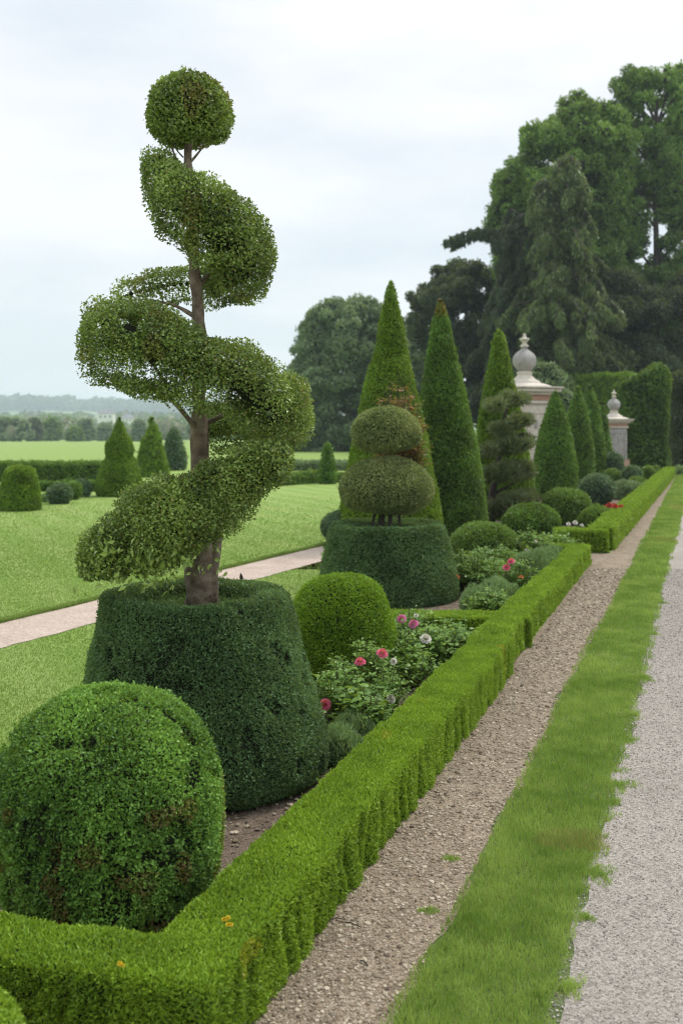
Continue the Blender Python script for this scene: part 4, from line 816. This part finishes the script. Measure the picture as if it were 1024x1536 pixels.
# ------------------------------------------------------------------ far landscape
for i, (px, top, w, m, lb) in enumerate(((20, 627, 62, 'grey', 'big rounded far tree at the left edge of the field'), (52, 630, 26, 'dark', 'dark narrow far tree right of the big rounded one'), (75, 628, 40, 'oak', 'light green far tree left of the small houses'),
        (112, 640, 26, 'oak', 'low yellowish far tree in the field boundary'), (130, 629, 28, 'grey', 'rounded far tree below the white house'), (158, 634, 24, 'grey', 'small far tree right of the white house'), (210, 630, 26, 'grey', 'far tree between the spruce and the pointed conifer'),
        (300, 628, 40, 'grey', 'far tree seen behind the spiral trunk'), (395, 632, 36, 'grey', 'far tree low behind the lowest spiral turn'), (-20, 630, 40, 'grey', 'far tree just beyond the left edge'))):
    Y = 290 + (i % 3) * 14; h = w / 2
    outline_tree('field_tree', lb, Y, [(top, px - w * .2, px + w * .2), (top + 6, px - w * .42, px + w * .42), (top + 18, px - w * .5, px + w * .5), (661, px - w * .5, px + w * .5)], 26, 1.5, .62, m, 400 + i, k=1.8, trunkx=px, corek=.85, gap=.97, group='trees on the field boundary', limbs=2)
def far_wood(name, label, Y, x0, x1, h, n, seed, m):
    rs = np.random.default_rng(seed); C = []; R = []
    for i in range(n):
        x = (rs.uniform(x0, x1) - 512) * Y / F; y = Y + rs.uniform(-.04, .04) * Y; r = h * rs.uniform(.5, 1.); C.append((x, y, float(ground_z(np.float64(x), np.float64(y))) + r * .55)); R.append(r)
    g = Geo(); blobs(g, C, R, h * .3, k=.9, corek=.92, wr=.8, reject=.15, nsc=.02, amp=.5, seed=seed, sz=.85, coremat=1); tag(g.build(name, [M[m], M[m]]), label, 'woodland', kind='stuff')
far_wood('near_woods', 'belt of trees beyond the field boundary', 430, -80, 520, 7, 90, 1, 'grey')
far_wood('middle_woods', 'wooded rise behind the white houses', 800, -80, 560, 9, 130, 2, 'grey')
far_wood('hillside_woods', 'woods across the hazy hillside', 1250, -80, 600, 11, 150, 3, 'dark')
far_wood('ridge_woods', 'wooded ridge on the horizon', 2300, -80, 700, 24, 260, 4, 'dark')
def house(px, py, Y, w, h, d, label):
    X = (px - 512) * Y / F; z0 = CH - (py - HZ) * Y / F; gz = min(z0, float(ground_z(np.float64(X), np.float64(Y)))) ; t = root('white_house', (X, Y, gz), label, 'house', 'white houses on the far slope')
    g = Geo(); sbox(g, (X, Y, gz - 1), 0, w, d, z0 + h - gz + 1, .05); g.build('wall', M['white'], t)
    z = z0 + h; V = [(X - w / 2 - .5, Y - d / 2 - .5, z), (X + w / 2 + .5, Y - d / 2 - .5, z), (X + w / 2 + .5, Y + d / 2 + .5, z), (X - w / 2 - .5, Y + d / 2 + .5, z), (X - w / 2 + 2, Y, z + 3), (X + w / 2 - 2, Y, z + 3)]
    g = Geo(); g.add(V, [(0, 1, 5, 4), (2, 3, 4, 5)]); g.add(V, [(3, 0, 4), (1, 2, 5)]); g.build('roof', M['slate'], t)
    for k in range(3):
        g = Geo(); sbox(g, (X - w * .3 + k * w * .3, Y - d / 2, z0 + h * .4), 0, w * .1, .3, h * .32, .02); g.build('window', M['glass'], t)
house(160, 631, 700, 11, 5, 8, 'white house with a slate roof among the far trees')
house(192, 634, 690, 8, 3, 7, 'lower white house right of the first one')
# ------------------------------------------------------------------ haze
def haze():
    V = []; 
    x0, x1, y0, y1, z0, z1 = -3700, 3700, -30, 3150, -8, 95
    V = [(x, y, z) for x in (x0, x1) for y in (y0, y1) for z in (z0, z1)]
    Q = [(0, 1, 3, 2), (4, 6, 7, 5), (0, 4, 5, 1), (2, 3, 7, 6), (0, 2, 6, 4), (1, 5, 7, 3)]
    m, t = mat('haze'); p = N(t, 'ShaderNodeVolumePrincipled', {'Color': (.76, .88, 1.0, 1), 'Density': .00036, 'Anisotropy': .0}); o_ = N(t, 'ShaderNodeOutputMaterial'); t.links.new(p.outputs[0], o_.inputs['Volume'])
    o = Geo().add(V, Q).build('haze', m); tag(o, 'thin bluish summer haze over the whole garden', 'haze', kind='stuff')
haze()
SC.cycles.volume_bounces = 2
